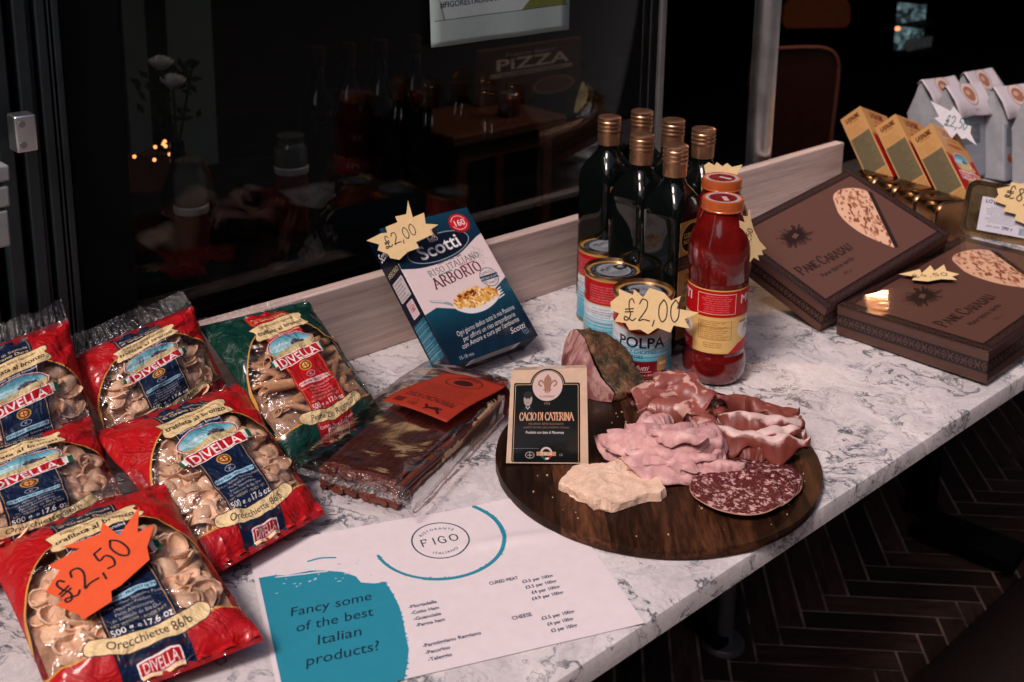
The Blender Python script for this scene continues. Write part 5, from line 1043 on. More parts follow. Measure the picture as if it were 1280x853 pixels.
# parmesan chunk
pout = [(697, 612), (708, 600), (716, 592), (732, 588), (748, 590), (770, 584), (787, 577), (801, 572), (812, 584), (822, 602), (833, 621), (826, 626), (806, 628), (786, 634), (766, 641), (752, 638), (742, 638), (734, 630), (722, 626), (710, 618)]
pc0 = at(768, 612, BT); pr_ = empty('parmesan_chunk', pc0, 'rough broken chunk of pale hard cheese at the front of the board', 'cheese')
out3 = [at(x, y, BT + .001) for x, y in pout]; per = []
for i in range(len(out3)):
    p, q = out3[i], out3[(i + 1) % len(out3)]
    for k in range(5): per.append(p.lerp(q, k / 5))
cen3 = at(772, 604, BT + .001); jag = []
for p in per:
    d = (p - cen3); jag.append(cen3 + d * (1 + .035 * mn.noise(p * 160) + .02 * mn.noise(p * 420)))
def facet(p, amp=1.0):
    amp *= .5 if (p - cen3).x > .004 else .8
    d, _ = mn.voronoi(p * 95); d2, _ = mn.voronoi(p * 260); return amp * (.0042 * (d[0] - .4) + .0014 * (d2[0] - .4) + .0016 * mn.noise(p * 60))
b = MB(); NR = 13; rows = [[Vector((p.x, p.y, BT + .0007)) for p in jag]]
for z in (.0025, .005, .0078): rows.append([Vector((cen3.x + (p.x - cen3.x) * (1 - z * 2.2), cen3.y + (p.y - cen3.y) * (1 - z * 2.2), BT + z)) + (p - cen3).normalized() * facet(Vector((p.x, p.y, z)), .9) for p in jag])
ridge = lambda p: .0045 * max(0, 1 - abs((p - at(752, 606, BT)).dot(Vector((.8, -.6, 0)))) / .010) + .003 * max(0, (p - cen3).dot(Vector((.3, .95, 0))) * 22)
for k in range(NR):
    f = 1 - .03 - (k / (NR - 1)) * .965; rows.append([Vector((cen3.x + (p.x - cen3.x) * f, cen3.y + (p.y - cen3.y) * f, 0)) for p in jag]); rows[-1] = [Vector((p.x, p.y, BT + .0095 + facet(p) + ridge(p) * min(1, (k + 1) / 4))) for p in rows[-1]]
b.grid([r + [r[0]] for r in rows], uv=False, flip=True)
k = NT('hard_cheese'); c_ = k.coord(); a1 = k.noise(c_, 170, 5, .6); a2 = k.noise(c_, 620, 3); k.col(k.mix(k.ramp(a2, [(.58, 0), (.66, .55)]), k.ramp(a1, [(.3, (.72, .47, .33)), (.7, (.84, .60, .45))]), (.93, .78, .66))).set(Roughness=.6, Subsurface_Weight=.15); k.p.inputs['Subsurface Radius'].default_value = (.004, .0025, .0015); k.bump(k.math('ADD', a1, k.math('MULTIPLY', a2, .5)), .9, .0014)
b.build('cheese', k.m, pr_, angle=24)

# ------------------------------------------------------------------ cured meats
def meat(name, base, fat, spots=(60, .5, .6), rough_=.42, sss=.2, mode='spots', fatpos=None):
    rough_ += .1
    k = NT(name); c = k.coord(); nz = k.noise(c, 80, 5, .6, .5)
    if mode == 'salami':
        v = k.n('ShaderNodeTexVoronoi'); v.inputs['Scale'].default_value = 180; v.inputs['Randomness'].default_value = 1.0; dd = k.n('ShaderNodeMix', data_type='RGBA', blend_type='LINEAR_LIGHT'); dd.inputs[0].default_value = .006
        n3 = k.n('ShaderNodeTexNoise'); n3.inputs['Scale'].default_value = 240; k.l(c, n3.inputs[0]); k.l(c, dd.inputs[6]); k.l(n3.outputs['Color'], dd.inputs[7]); k.l(dd.outputs[2], v.inputs[0])
        f = k.math('MULTIPLY', k.ramp(v.outputs['Distance'], [(.42, 1), (.54, 0)]), k.ramp(k.noise(c, 150, 2), [(.46, 0), (.52, 1)])); f2 = k.ramp(k.noise(dd.outputs[2], 420, 3), [(.60, 0), (.66, .45)]); f = k.math('MAXIMUM', f, f2)
    elif mode == 'streak': f = k.ramp(k.noise(k.coord('Object', (1, 1, 1)), spots[0], 3, .5, 1.5), [(spots[1], 0), (spots[2], 1)])
    else: f = k.ramp(k.noise(c, spots[0], 3), [(spots[1], 0), (spots[2], 1)])
    k.col(k.mix(1, k.mix(f, base, fat), k.ramp(nz, [(.3, .8), (.7, 1.08)]), 'MULTIPLY')).set(Roughness=rough_, Subsurface_Weight=sss); k.p.inputs['Subsurface Radius'].default_value = (.006, .0025, .002); k.p.inputs['Specular IOR Level'].default_value = .4
    k.bump(nz, .25, .0006); return k.m
MO = meat('mortadella', (.58, .31, .30), (.74, .48, .45), (70, .48, .7), .5, .2); SA = meat('salami', (.095, .009, .011), (.62, .36, .33), mode='salami', sss=.04, rough_=.45)
HAM = meat('cooked_ham', (.27, .075, .06), (.60, .34, .29), (42, .54, .60), .28, .15, 'streak')
def uv_meat(name, cols, sc_=(3, 30)):
    k = NT(name); k.tc = k.n('ShaderNodeTexCoord'); mp = k.n('ShaderNodeSeparateXYZ'); k.l(k.tc.outputs['UV'], mp.inputs[0]); nz = k.noise(k.coord(), 55, 4); y = k.math('ADD', mp.outputs[1], k.math('MULTIPLY', k.math('SUBTRACT', nz, .5), .35))
    k.col(k.ramp(y, cols)).set(Roughness=.5, Subsurface_Weight=.2); k.p.inputs['Subsurface Radius'].default_value = (.005, .002, .0015); k.bump(k.noise(k.coord(), 160, 4), .25, .0005); return k.m
PROS = uv_meat('dry_ham', [(.0, (.20, .04, .027)), (.24, (.16, .03, .02)), (.30, (.62, .44, .40)), (.52, (.72, .55, .51)), (.60, (.62, .42, .38)), (.66, (.22, .05, .032)), (.85, (.17, .032, .022)), (.93, (.6, .42, .38))])
def fold(px, py, z, yaw, L, Wd, Rr, bend=0.0, tilt=0.0, pitch=0.0, wave=.003, seed=0, mat=None, parent=None, close=.0, th=.0014, up=0.5, name='slice'):
    """a thin slice folded over along its length: an arching crest with two skirts"""
    c = at(px, py, z); Rt = Matrix.Rotation(yaw, 3, 'Z') @ Matrix.Rotation(pitch, 3, 'Y') @ Matrix.Rotation(tilt, 3, 'X'); ns, nt_ = 36, 26; P = []
    for i in range(ns + 1):
        s = -1 + 2 * i / ns; w_ = Wd * math.sqrt(max(.004, 1 - (abs(s) ** 2.4) * .96)); row = []
        for j in range(nt_ + 1):
            t = -1 + 2 * j / nt_; a = t * w_; th_ = max(-1.9, min(1.9, a / Rr)); ex = a - th_ * Rr
            y = Rr * math.sin(th_) + ex * math.cos(th_) * (1 - close); zz = Rr * math.cos(th_) - ex * math.sin(th_) * 1.0 - Rr * (1 - up)
            x = s * L / 2; e_ = abs(t) ** 1.5; wv = mn.noise(Vector((x * 55 + seed * 7.3, t * 1.4, seed))) * wave * (1 + 2.2 * e_) + wave * .6 * e_ * math.sin(s * 8 + seed * 2)
            rf = mn.noise(Vector((s * 9 + seed, t * .7, seed * 2))) * .0015 * (.3 + e_) + mn.noise(Vector((s * 22, t * 3, seed))) * .0003; zz += wv + rf; y += rf * 1.4; y += wave * 1.3 * mn.noise(Vector((s * 2.2 + seed, t * 1.1, seed + 5))) + bend * (1 - s * s) * 1.0; zz -= (s * s) * .25 * Rr
            p = c + Rt @ Vector((x, y, zz)); p.z = max(p.z, BT + .001 + .0015 * abs(mn.noise(Vector((s * 3, t * 3, seed))))); row.append(p)
        P.append(row)
    b = MB(); b.grid(P); return b.build(name, mat, parent, solid=th, angle=80)
mr = empty('mortadella_pile', at(838, 560, BT), 'pile of folded pale pink mortadella slices in the middle of the board', 'mortadella')
R0 = R_
rm = random.Random(17); ML = [(802, 568, .022, -24, .105, .026), (812, 556, .028, -14, .110, .028), (790, 552, .028, 6, .070, .024), (844, 588, .022, 4, .100, .024), (868, 572, .025, 34, .085, .026), (822, 545, .035, -6, .105, .027), (850, 556, .036, 20, .090, .028), (838, 570, .030, -10, .095, .024),
    (832, 532, .040, 8, .085, .028), (868, 545, .036, 52, .070, .026), (892, 576, .022, -18, .066, .022), (810, 530, .034, 38, .056, .022), (856, 538, .044, 14, .070, .026), (888, 556, .028, 74, .060, .022), (846, 546, .046, -20, .066, .022), (786, 564, .020, -38, .060, .018), (876, 588, .020, 20, .075, .020), (800, 542, .036, 20, .05, .02)]
for i, a in enumerate(ML): fold(a[0], a[1], a[2] - .003, R_(a[3] + rm.uniform(-8, 8)), a[4], a[5], .0062 + .0020 * rm.random(), rm.uniform(-.022, -.004), rm.uniform(-.95, -.3), rm.uniform(-.08, .1), wave=.0020, seed=i + 1, mat=MO, parent=mr, th=.0009)
for i, a in enumerate([(862, 578, .024, 62, .046, .020), (880, 568, .024, 30, .044, .018), (800, 526, .036, 70, .036, .018), (842, 538, .044, 36, .060, .020), (816, 574, .024, 10, .070, .018), (896, 584, .016, -8, .040, .014)]): fold(a[0], a[1], a[2], R_(a[3]), a[4], a[5], .0042, -.006, -1.05, .05, wave=.0016, seed=i + 71, mat=MO, parent=mr, th=.0009)
hr = empty('cooked_ham_pile', at(840, 500, BT), 'glossy dark pink folded ham slices behind the mortadella', 'ham')
for i, a in enumerate([(824, 492, .040, R0(20), .066, .048, .017, .006, .2, 0), (858, 488, .044, R0(-30), .064, .048, .018, .004, .1, .1), (842, 504, .030, R0(0), .075, .034, .013, -.01, -.3, 0), (868, 508, .030, R0(70), .052, .034, .013, -.006, -.3, 0), (880, 524, .028, R0(-60), .045, .022, .008, .0, -.2, 0), (845, 478, .050, R0(5), .05, .035, .014, .004, .5, .0)]):
    fold(*a, wave=.0032, seed=i + 21, mat=HAM, parent=hr, th=.0018)
pr2 = empty('dry_ham_pile', at(950, 540, BT), 'rolled dry-cured ham slices with white fat at the right of the board', 'ham')
PRD = uv_meat('dark_dry_ham', [(.0, (.12, .02, .014)), (.5, (.22, .05, .034)), (.62, (.15, .025, .018)), (.78, (.20, .045, .03)), (.86, (.6, .42, .38)), (1, (.66, .46, .42))])
for i, a in enumerate([(946, 508, .040, R0(-18), .090, .026, .009, .010, -.2, .06, 1), (966, 514, .038, R0(-40), .060, .026, .009, -.006, -.3, .1, 1), (950, 526, .038, R0(-4), .088, .030, .0105, -.010, -.55, .0, 0), (968, 536, .034, R0(30), .070, .032, .010, -.008, -.5, .0, 0),
    (952, 548, .028, R0(-14), .098, .030, .009, -.012, -.6, .0, 0), (930, 558, .024, R0(-24), .050, .022, .007, .0, -.4, 0, 1), (914, 515, .026, R0(12), .042, .012, .005, .004, .0, .1, 1), (978, 545, .026, R0(10), .050, .026, .008, -.004, -.5, 0, 0), (934, 536, .032, R0(16), .05, .022, .008, .0, -.3, 0, 1)]):
    fold(*a[:10], wave=.0056, seed=i + 41, mat=(PROS, PRD)[a[10]], parent=pr2, th=.0013)
sr = empty('salami_stack', at(930, 615, BT), 'overlapping round slices of dark red salami speckled with white fat', 'salami'); SAR = simple('salami_rind', (.45, .24, .16), .6)
for i, (px, py, rr, dz, tx) in enumerate(((951, 598, .041, 0, 0), (948, 601, .042, 1, .0), (941, 604, .043, 2, .02), (934, 608, .044, 3, .0), (921, 613, .0445, 4, .02))):
    c = at(px, py, BT + .002 + dz * .0016); b = MB(); P = []
    for r in np.linspace(.0001, 1, 12):
        P.append([c + Vector((rr * r * (1 + .025 * math.sin(3 * t + i)) * math.cos(t), rr * r * .98 * math.sin(t), .0007 + .0026 * r * r * max(0, mn.noise(Vector((math.cos(t) * 1.3, math.sin(t) * 1.3, i * 3.3)))))) for t in np.linspace(0, 2 * math.pi, 65)])
    b.grid(P, uv=False); b.build('slice', SA, sr, solid=.0013)
    b = MB(); ed = P[-1]; b.grid([[c + (p - c) * f + ZZ * dz2 for f, dz2 in ((1.001, -.0007), (1.012, 0), (1.001, .0008))] for p in ed], uv=False); b.build('rind', SAR, sr)
# cured pork cheek: cut face and herb-crusted rind
gc = at(748, 500, BT); gr = empty('cured_pork_piece', gc, 'thick piece of cured pork with a herb-crusted brown rind behind the labelled cheese', 'cured meat')
yF = gc.y; pl = ((0, yF, 0), Vector((-.62, -1, .12)).normalized()); pl = (gc, Vector((-.45, -1, .25)).normalized())
cf = [(702, 500), (701, 476), (704, 448), (709, 424), (714, 414), (722, 413), (731, 424), (738, 440), (744, 456), (752, 472), (762, 484), (768, 492), (764, 502), (748, 508), (730, 508), (714, 506)]
A3 = [on(x, y, *pl) for x, y in cf]; A3 = [Vector((p.x, p.y, max(p.z, BT + .001))) for p in A3]; mid = sum(A3, Vector()) / len(A3); ext = Vector((.055, .035, -.004)); n1 = len(A3)
b = MB(); rows = []
for f, s, dz in ((0, 1, 0), (.3, 1.06, 0), (.65, .98, -.002), (.88, .8, -.004), (1, .55, -.004)):
    q = [mid + ext * f + (p - mid) * s for p in A3]; q = [Vector((p.x, p.y, max(BT + .0008, p.z * (1 - .25 * f) + .25 * f * BT))) for p in q]; rows.append(q)
for a_, b2 in zip(rows[:-1], rows[1:]):
    for i in range(n1): j = (i + 1) % n1; b.poly([a_[j], a_[i], b2[i], b2[j]])
b.poly(rows[-1][::-1])
k = NT('herb_rind'); c_ = k.coord(); a1 = k.noise(c_, 60, 6, .65, .5); a2 = k.noise(c_, 260, 4); k.col(k.mix(k.ramp(a2, [(.55, 0), (.68, .7)]), k.ramp(a1, [(.34, (.018, .014, .008)), (.46, (.07, .042, .018)), (.56, (.15, .065, .028)), (.7, (.30, .14, .07))]), (.22, .17, .10))).set(Roughness=.6); k.bump(a1, 1.0, .004); RIND = k.m
def weld(o, cuts, amp, sc_, sd, keepz=True):
    bm = bmesh.new(); bm.from_mesh(o.data); bmesh.ops.remove_doubles(bm, verts=bm.verts, dist=1e-5); bmesh.ops.triangulate(bm, faces=[f for f in bm.faces if len(f.verts) > 4]); bmesh.ops.subdivide_edges(bm, edges=bm.edges[:], cuts=cuts, use_grid_fill=True)
    bm.to_mesh(o.data); bm.free(); o.data.polygons.foreach_set('use_smooth', [True] * len(o.data.polygons)); rough(o, amp, sc_, sd)
    o.data.update()
ro = b.build('rind', RIND, gr); weld(ro, 4, .0035, 45, 2); rough(ro, .0014, 190, 5, 2)
k = NT('cured_pork_cut'); c_ = k.coord('Object', (1, 1, .55), (0, .35, 0)); a1 = k.noise(c_, 26, 4, .55, 1.3); nz = k.noise(k.coord(), 200, 4)
k.col(k.mix(1, k.ramp(a1, [(.36, (.13, .035, .035)), (.44, (.27, .10, .095)), (.5, (.46, .26, .23)), (.56, (.24, .085, .08)), (.64, (.56, .37, .32))]), k.ramp(nz, [(.3, .8), (.7, 1.1)]), 'MULTIPLY')).set(Roughness=.4, Subsurface_Weight=.15, Coat_Weight=.2); k.p.inputs['Subsurface Radius'].default_value = (.005, .002, .002); k.bump(a1, .5, .002); CUT = k.m
b = MB(); cpt = mid + Vector((-.002, -.003, 0))
for s0, s1, z_ in ((1.0, .66, 0), (.66, .33, 0)):
    for i in range(n1): j = (i + 1) % n1; P = lambda p, s: mid + (p - mid) * s + Vector((-.0012, -.003, .0006)) * (1.6 - s); b.poly([P(A3[i], s0), P(A3[j], s0), P(A3[j], s1), P(A3[i], s1)])
for i in range(n1): j = (i + 1) % n1; P = lambda p, s: mid + (p - mid) * s + Vector((-.0012, -.003, .0006)) * (1.6 - s); b.poly([P(A3[i], .33), P(A3[j], .33), cpt])
o = b.build('cut_face', CUT, gr); weld(o, 2, .0016, 50, 9)

# ------------------------------------------------------------------ packet of brown chilli pasta ribbons
a0, a1_, a2_, a3_ = at(388, 592, .012), at(492, 655, .012), at(634, 498, .010), at(552, 470, .010)   # near left, near right, far right, far left
near, far = (a0 + a1_) / 2, (a2_ + a3_) / 2; ax = (far - near).normalized(); side = Vector((ax.y, -ax.x, 0)); wN = (a1_ - a0).dot(side) / 2; wN = abs(wN)
pk = empty('pasta_packet', near.lerp(far, .5), 'clear packet of long brown chilli pasta with a rust red card folded over its end', 'pasta packet')
Lp_ = (far - near).length; sm = MB(); nS = 15; seg_ = 10
sm.grid([[(Lp_ * (.93) * (i / seg_ - .5), .0037 * math.cos(t) * 1.15, .0030 * math.sin(t) + .0012 * math.sin(i * .9)) for t in np.linspace(0, 2 * math.pi, 9)] for i in range(seg_ + 1)], uv=False)
for s in (0, seg_): sm.poly([sm.v[s * 9 + q] for q in range(8)][::(-1 if s == 0 else 1)])
sme = sm.mesh('pasta_ribbon', M['chilli']); rg = random.Random(9); ang0 = math.atan2(ax.y, ax.x)
for lay in range(5):
    for i in range(nS):
        f = (i + .5) / nS * 2 - 1; z = .0042 + lay * .0055 + rg.uniform(0, .0012) - (.004 * (abs(f) > .85) if lay > 3 else 0); c = near.lerp(far, .525 + rg.uniform(-.010, .010)) + side * (f * wN * .93) * .86
        if lay < 4 and 1 < i < nS - 2 and lay > 0 and lay < 3: continue
        o = bpy.data.objects.new('pasta_ribbon', sme); COL.objects.link(o); o.parent = pk; o.location = Vector((c.x, c.y, z)) - pk.location; o.rotation_euler = (rg.uniform(-.3, .3), rg.uniform(-.004, .004), ang0 - f * .035 + rg.uniform(-.008, .008))
wf = clear_film('packet_film', (7, .4, .006), .10, (.97, .93, .92), .16); b = MB(); hN = .031
def sect(f, lift=.0, wsc=1.0):
    c = near + (far - near) * f; w_ = (wN * 1.12) * wsc; h_ = hN - lift; return [c + side * x * w_ + ZZ * z for x, z in ((-1.35, .0015), (-1.06, .004), (-1.0, h_ * .75), (-.85, h_), (-.4, h_ + .001), (.1, h_), (.6, h_ + .001), (.88, h_ - .001), (1.0, h_ * .7), (1.02, .003), (1.1, .0015))]
rows = [sect(f, 0, w) for f, w in ((-.012, 1.0), (.0, 1.01), (.15, 1.0), (.35, .98), (.55, .96), (.75, .93), (.86, .9), (.93, .86))]; rows = [[Vector(smooth_line([tuple(p) for p in r], 4)[k_]) for k_ in range(41)] for r in rows]
rr_ = []; 
for i in range(57):
    f = i / 56 * 7; i0 = min(6, int(f)); rr_.append([rows[i0][q].lerp(rows[i0 + 1][q], f - i0) + Vector((0, 0, .0022 * mn.noise(Vector((i * .22, q * .35, 3))))) for q in range(41)])
for r in rr_:
    for p in r: p.z = max(p.z, .0012)
b.grid(rr_, uv=False); b.build('clear_wrapper', wf, pk, angle=80)
b = MB(); e0 = rr_[0]; b.grid([[p.lerp(near + side * ((p - near).dot(side)) * .92 + ZZ * .012, j / 5) - ax * (.006 * j / 5 + .004 * mn.noise(Vector((q * .6, j * .5, 0)))) for j in range(6)] for q, p in enumerate(e0)], uv=False); b.build('folded_end', clear_film('packet_end_film', (80, 1.0, .004), .32), pk, angle=80)
fl_a = near - ax * .012; b = MB(); b.grid([[fl_a + side * (x * wN * .98) + ZZ * (.026 - .005 * j / 3 + .002 * mn.noise(Vector((x * 4, j, 1)))) - ax * (.003 * j / 3) for j in range(4)] for x in np.linspace(-1, 1, 30)], uv=False); b.build('crimped_seal', clear_film('seal_film', (150, 1.0, .003), .5, (.9, .82, .82), .2), pk)
# card folded over the far end
q4 = [at(478, 509, .039), at(558, 535, .044), at(633, 487, .043), at(556, 472, .046)]; cdm = print_mat('rust_card', card_art(), .6).m; b = MB(); nn_ = 20
def cz(s, t): return ZZ * (.006 + .003 * math.sin(s * 2.6) + .002 * math.sin(t * 5))
b.grid([[(q4[1].lerp(q4[0], i / nn_)).lerp(q4[2].lerp(q4[3], i / nn_), 1 - j / nn_) + cz(i / nn_, 1 - j / nn_) for j in range(nn_ + 1)] for i in range(nn_ + 1)]); b.build('card', cdm, pk, solid=.0007)
b = MB(); b.grid([[q4[2].lerp(q4[3], i / 10) + ax * (.012 * math.sin(math.pi * j / 8)) - ZZ * (.036 * j / 8) + ZZ * .003 for j in range(9)] for i in range(11)], uv=False); b.build('card_fold', simple('rust_card_back', (.16, .03, .018), .65), pk, solid=.0007)
# ------------------------------------------------------------------ dim interior behind the glass
def pxm(p): return (Vector(p) - Vector((0, 0, CAM_H))).dot(Vector(_fw)) / F_PX      # metres per photo pixel there
def upright_box(b, c, sx, sy, sz, yaw=YAW): b.box(c, (sx, sy, sz), Matrix.Rotation(yaw, 3, 'Z')); return b
for nm, x0, x1, v, col in (('pale_wall_strip', 212, 268, 3.2, 'wallgrey'), ('pale_wall_strip', 158, 186, 3.2, 'wallgrey')):
    u0, u1 = ucol(x0, 100, v), ucol(x1, 100, v); tag(wobj(nm, (u0, u1, v, v + .05, Z_FLOOR + .001, 2.1), M[col]), kind='structure')
# side table with jars and flowers
tt = on_v(300, 300, 1.75); tz_ = tt.z - .02; it = empty('interior_table', W(.75, 1.9, tz_), 'dark table inside the shop carrying jars and flowers', 'table')
wobj('table_top', (ucol(150, 300, 1.75), ucol(560, 230, 1.75), 1.55, 2.3, tz_ - .03, tz_), M['blackmetal'], it, bevel=.004)
for uu in (.3, 1.2): wobj('leg', (uu, uu + .05, 1.7, 1.75, Z_FLOOR + .001, tz_ - .031), M['blackmetal'], it)
RJ = simple('dark_red_preserve', (.10, .012, .010), .25, coat=.5); WB = simple('white_enamel_band', (.55, .56, .56), .4); GJ = simple('grey_green_glass', (.10, .11, .10), .15, coat=.6)
def jar_in(px, ytop, yband, ybot, r_px, v, label, name='storage_jar'):
    p = on_v(px, ybot, v); s = pxm(p); r = r_px * s; H = (ybot - ytop) * s * 1.02; zb = (ybot - yband) * s; o = Vector((p.x, p.y, tz_ + .0005)); q = empty(name, o, label, 'jar'); H = max(H, .05)
    b = MB(); b.lathe([(0, .0005), (r, .0005), (r, zb), (r * 1.0, zb + .001)], 32, c=o); b.build('contents', RJ, q); b = MB(); b.lathe([(r * 1.02, zb), (r * 1.06, zb + .004), (r * 1.06, zb + .012), (r * 1.0, zb + .014)], 32, c=o); b.build('band', WB, q)
    b = MB(); b.lathe([(r, zb + .014), (r, H * .86), (r * .8, H * .92), (r * .85, H), (.001, H)], 32, c=o); b.build('upper_glass', GJ, q)
jar_in(241, 160, 224, 290, 20, 1.75, 'dim jar with a white band on the table inside, below the white roses'); jar_in(366, 145, 190, 262, 20, 1.8, 'dim dark red jar with a white band near the middle of the glass')
vp = on_v(226, 262, 1.85); vs = pxm(vp); vb = Vector((vp.x, vp.y, tz_ + .0005)); va = empty('flower_vase', vb, 'dark bottle vase with two white roses seen through the glass', 'vase')
hh = (262 - 130) * vs; b = MB(); b.lathe([(0, .0005), (.035, .0005), (.038, .02), (.036, hh * .5), (.014, hh * .75), (.012, hh)], 28, c=vb); b.build('vase', M['oil'], va)
PET = simple('white_rose_petal', (.85, .86, .82), .6, var=.05); LEAF = simple('dark_leaf', (.02, .035, .02), .6)
for (x, y, r_) in ((201, 79, 16), (216, 102, 17), (240, 80, 10)):
    c = on_v(x, y, 1.85); rr = r_ * vs; b = MB(); m_ = PET if r_ > 12 else LEAF
    for k in range(14):
        a = k * 2.4; f = k / 14; R1 = rr * (.25 + .75 * f); P = []
        for i in range(6):
            for_ = []
            for j in range(6):
                aa = a + (i / 5 - .5) * 1.5; h_ = j / 5; rad = R1 * (.35 + .65 * math.sin(h_ * 1.7)) ; for_.append(c + Vector((rad * math.cos(aa), rad * math.sin(aa) * .9, rr * (h_ * 1.1 - .5 - .35 * f * h_))))
            P.append(for_)
        b.grid(P, uv=False)
    b.build('rose', m_, va); b = MB(); b.cyl(vb + ZZ * hh * .9, c - ZZ * rr * .4, .003, .0025, 8); b.build('stem', LEAF, va)
b = MB(); rl = random.Random(6)
for k in range(44):
    c = on_v(rl.uniform(168, 250), rl.uniform(78, 150), 1.87); a = rl.uniform(0, 6.3); x = Vector((math.cos(a), .4, math.sin(a))) * .012; y = Vector((-math.sin(a), .3, math.cos(a))) * .0055; b.poly([c - x, c + y, c + x, c - y])
b.build('leaves', LEAF, va, smooth=False)
fl_ = empty('fairy_lights', on_v(200, 190, 1.9), 'small cluster of warm fairy lights glowing inside the shop', 'string lights'); EM = emit('warm_fairy_bulb', (1.0, .36, .12), 1.6)
FL = [(168, 196), (194, 184), (206, 177), (207, 183), (212, 193), (193, 200), (204, 180)]
for x, y in FL: c = on_v(x, y, 1.9); b = MB(); b.lathe([(.0005, -.0035), (.003, -.002), (.0035, 0), (.003, .002), (.0005, .0035)], 10, c=c); b.build('bulb', EM, fl_)
b = MB(); 
for p, q in zip(FL[:-1], FL[1:]): b.cyl(on_v(*p, 1.9), on_v(*q, 1.9), .0008, n=6)
b.build('wire', M['blackmetal'], fl_)
# tan chair behind the left glass
TAN = simple('tan_leather', (.15, .05, .022), .5, var=.2); RDW = simple('dark_red_leather', (.035, .010, .008), .5, var=.2)
def chair(px, py, v, yaw, wd, label, mat, seat_drop=.40, trim=None, hgt=.34, seatm=None):
    c = on_v(px, py, v); r = empty('chair', Vector((c.x, c.y, Z_FLOOR)), label, 'chair'); K = Matrix.Rotation(yaw, 3, 'Z'); T_ = lambda x, y, z: c + K @ Vector((x, y, z))
    w2 = wd / 2; G_ = []
    def outline(n=14):
        P = []
        for i in range(n + 1): t = math.pi * i / n; P.append((w2 * math.copysign(abs(math.cos(t)) ** .5, math.cos(t)), .10 * abs(math.sin(t)) ** .6))
        return P
    P = outline(); b = MB()
    for s, y in ((1, -.012), (-1, .012)):
        q = [T_(x, y + .35 * x * x, z) for x, z in P] + [T_(-w2 * .9, y + .35 * w2 * w2, -hgt), T_(w2 * .9, y + .35 * w2 * w2, -hgt)]; b.poly(q[::s])
    q0 = [T_(x, -.012 + .35 * x * x, z) for x, z in P] + [T_(-w2 * .9, -.012 + .35 * w2 * w2, -hgt), T_(w2 * .9, -.012 + .35 * w2 * w2, -hgt)]; q1 = [T_(x, .012 + .35 * x * x, z) for x, z in P] + [T_(-w2 * .9, .012 + .35 * w2 * w2, -hgt), T_(w2 * .9, .012 + .35 * w2 * w2, -hgt)]
    n = len(q0)
    for i in range(n): j = (i + 1) % n; b.poly([q0[i], q1[i], q1[j], q0[j]])
    b.build('backrest', mat, r, smooth=False, bevel=.004)
    if trim:
        b = MB()
        for i in range(len(P) - 1): b.cyl(q0[i], q0[i + 1], .006, n=8)
        b.cyl(q0[0], q0[-1], .006, n=8); b.build('piping', trim, r)
    zs = Z_FLOOR + .44; b = MB(); cs = c + K @ Vector((0, -.22, 0)); b.box((cs.x, cs.y, zs), (wd, .44, .07), K); b.build('seat', seatm or mat, r, bevel=.02, seg=3)
    for sx in (-1, 1):
        for sy in (-.4, -.03): p = c + K @ Vector((sx * w2 * .85, sy, 0)); b = MB(); b.cyl((p.x, p.y, Z_FLOOR + .001), (p.x, p.y, zs - .036), .012, .016, 10); b.build('leg', M['dark_wood'], r)
chair(186, 250, 2.2, YAW + 2.6, .26, 'tan leather chair inside the shop, low at the left behind the glass', TAN)
chair(992, 104, 1.75, .25, .26, 'dark red chair back with a lighter piped edge, right of the steel pole', RDW, trim=simple('brown_piping', (.16, .06, .045), .5), hgt=.30, seatm=M['blackmetal'])
chair(1020, 28, 2.3, .2, .26, 'tan brown chair back further inside, above the dark red chair', TAN, hgt=.02, seatm=M['blackmetal'])
# wooden stool with pizza board and can
sv = 1.95; a_, b__ = on_v(566, 172, sv), on_v(708, 182, sv); s0 = (a_ + b__) / 2; st = empty('wooden_stool', Vector((s0.x, s0.y, Z_FLOOR)), 'wooden stool inside the shop seen through the glass between rice box and bottles', 'stool')
su0, su1 = min(a_.dot(TU), b__.dot(TU)), max(a_.dot(TU), b__.dot(TU)); sz = a_.z; wobj('seat', (su0, su1, sv, sv + .26, sz - .028, sz), M['dark_wood'], st, bevel=.006)
for uu in (su0 + .03, su1 - .06):
    for vv in (sv + .02, sv + .20): wobj('leg', (uu, uu + .03, vv, vv + .03, Z_FLOOR + .001, sz - .029), M['dark_wood'], st, bevel=.003)
wobj('apron', (su0 + .061, su1 - .061, sv + .025, sv + .04, sz - .075, sz - .032), M['dark_wood'], st)
sg = empty('pizza_board', W((su0 + su1) / 2, sv + .2, sz), 'dark wooden board with chalk-white lettering PiZZA standing on the stool', 'sign')
e0, e1 = on_v(600, 60, sv + .19), on_v(728, 60, sv + .19); g0, g1 = e0.dot(TU), e1.dot(TU); zt_ = on_v(660, 56, sv + .19).z
b = MB(); b.box(W((g0 + g1) / 2, sv + .20, (sz + zt_) / 2 + .0005), (g1 - g0, .018, zt_ - sz - .001), Matrix.Rotation(YAW, 3, 'Z'), 0, {'-y': (1, 0)}); b.build('board', [M['dark_wood'], print_mat('pizza_sign', pizza_art(), .6).m], sg, bevel=.003)
cp_ = on_v(636, 160, sv + .08); cc_ = Vector((cp_.x, cp_.y, sz + .0005)); q = empty('drink_can', cc_, 'small dark red drink can with pale top standing on the stool', 'can'); s = pxm(cc_)
b = MB(); b.lathe([(.0, .001), (.024, .001), (.028, .008), (.028, .048), (.022, .054)], 24, c=cc_); b.build('body', simple('dark_red_can', (.12, .02, .025), .35, .3, coat=.3), q); b = MB(); b.lathe([(.022, .0545), (.024, .056), (.023, .0575), (.001, .0565)], 24, c=cc_); b.build('lid', M['tin'], q)
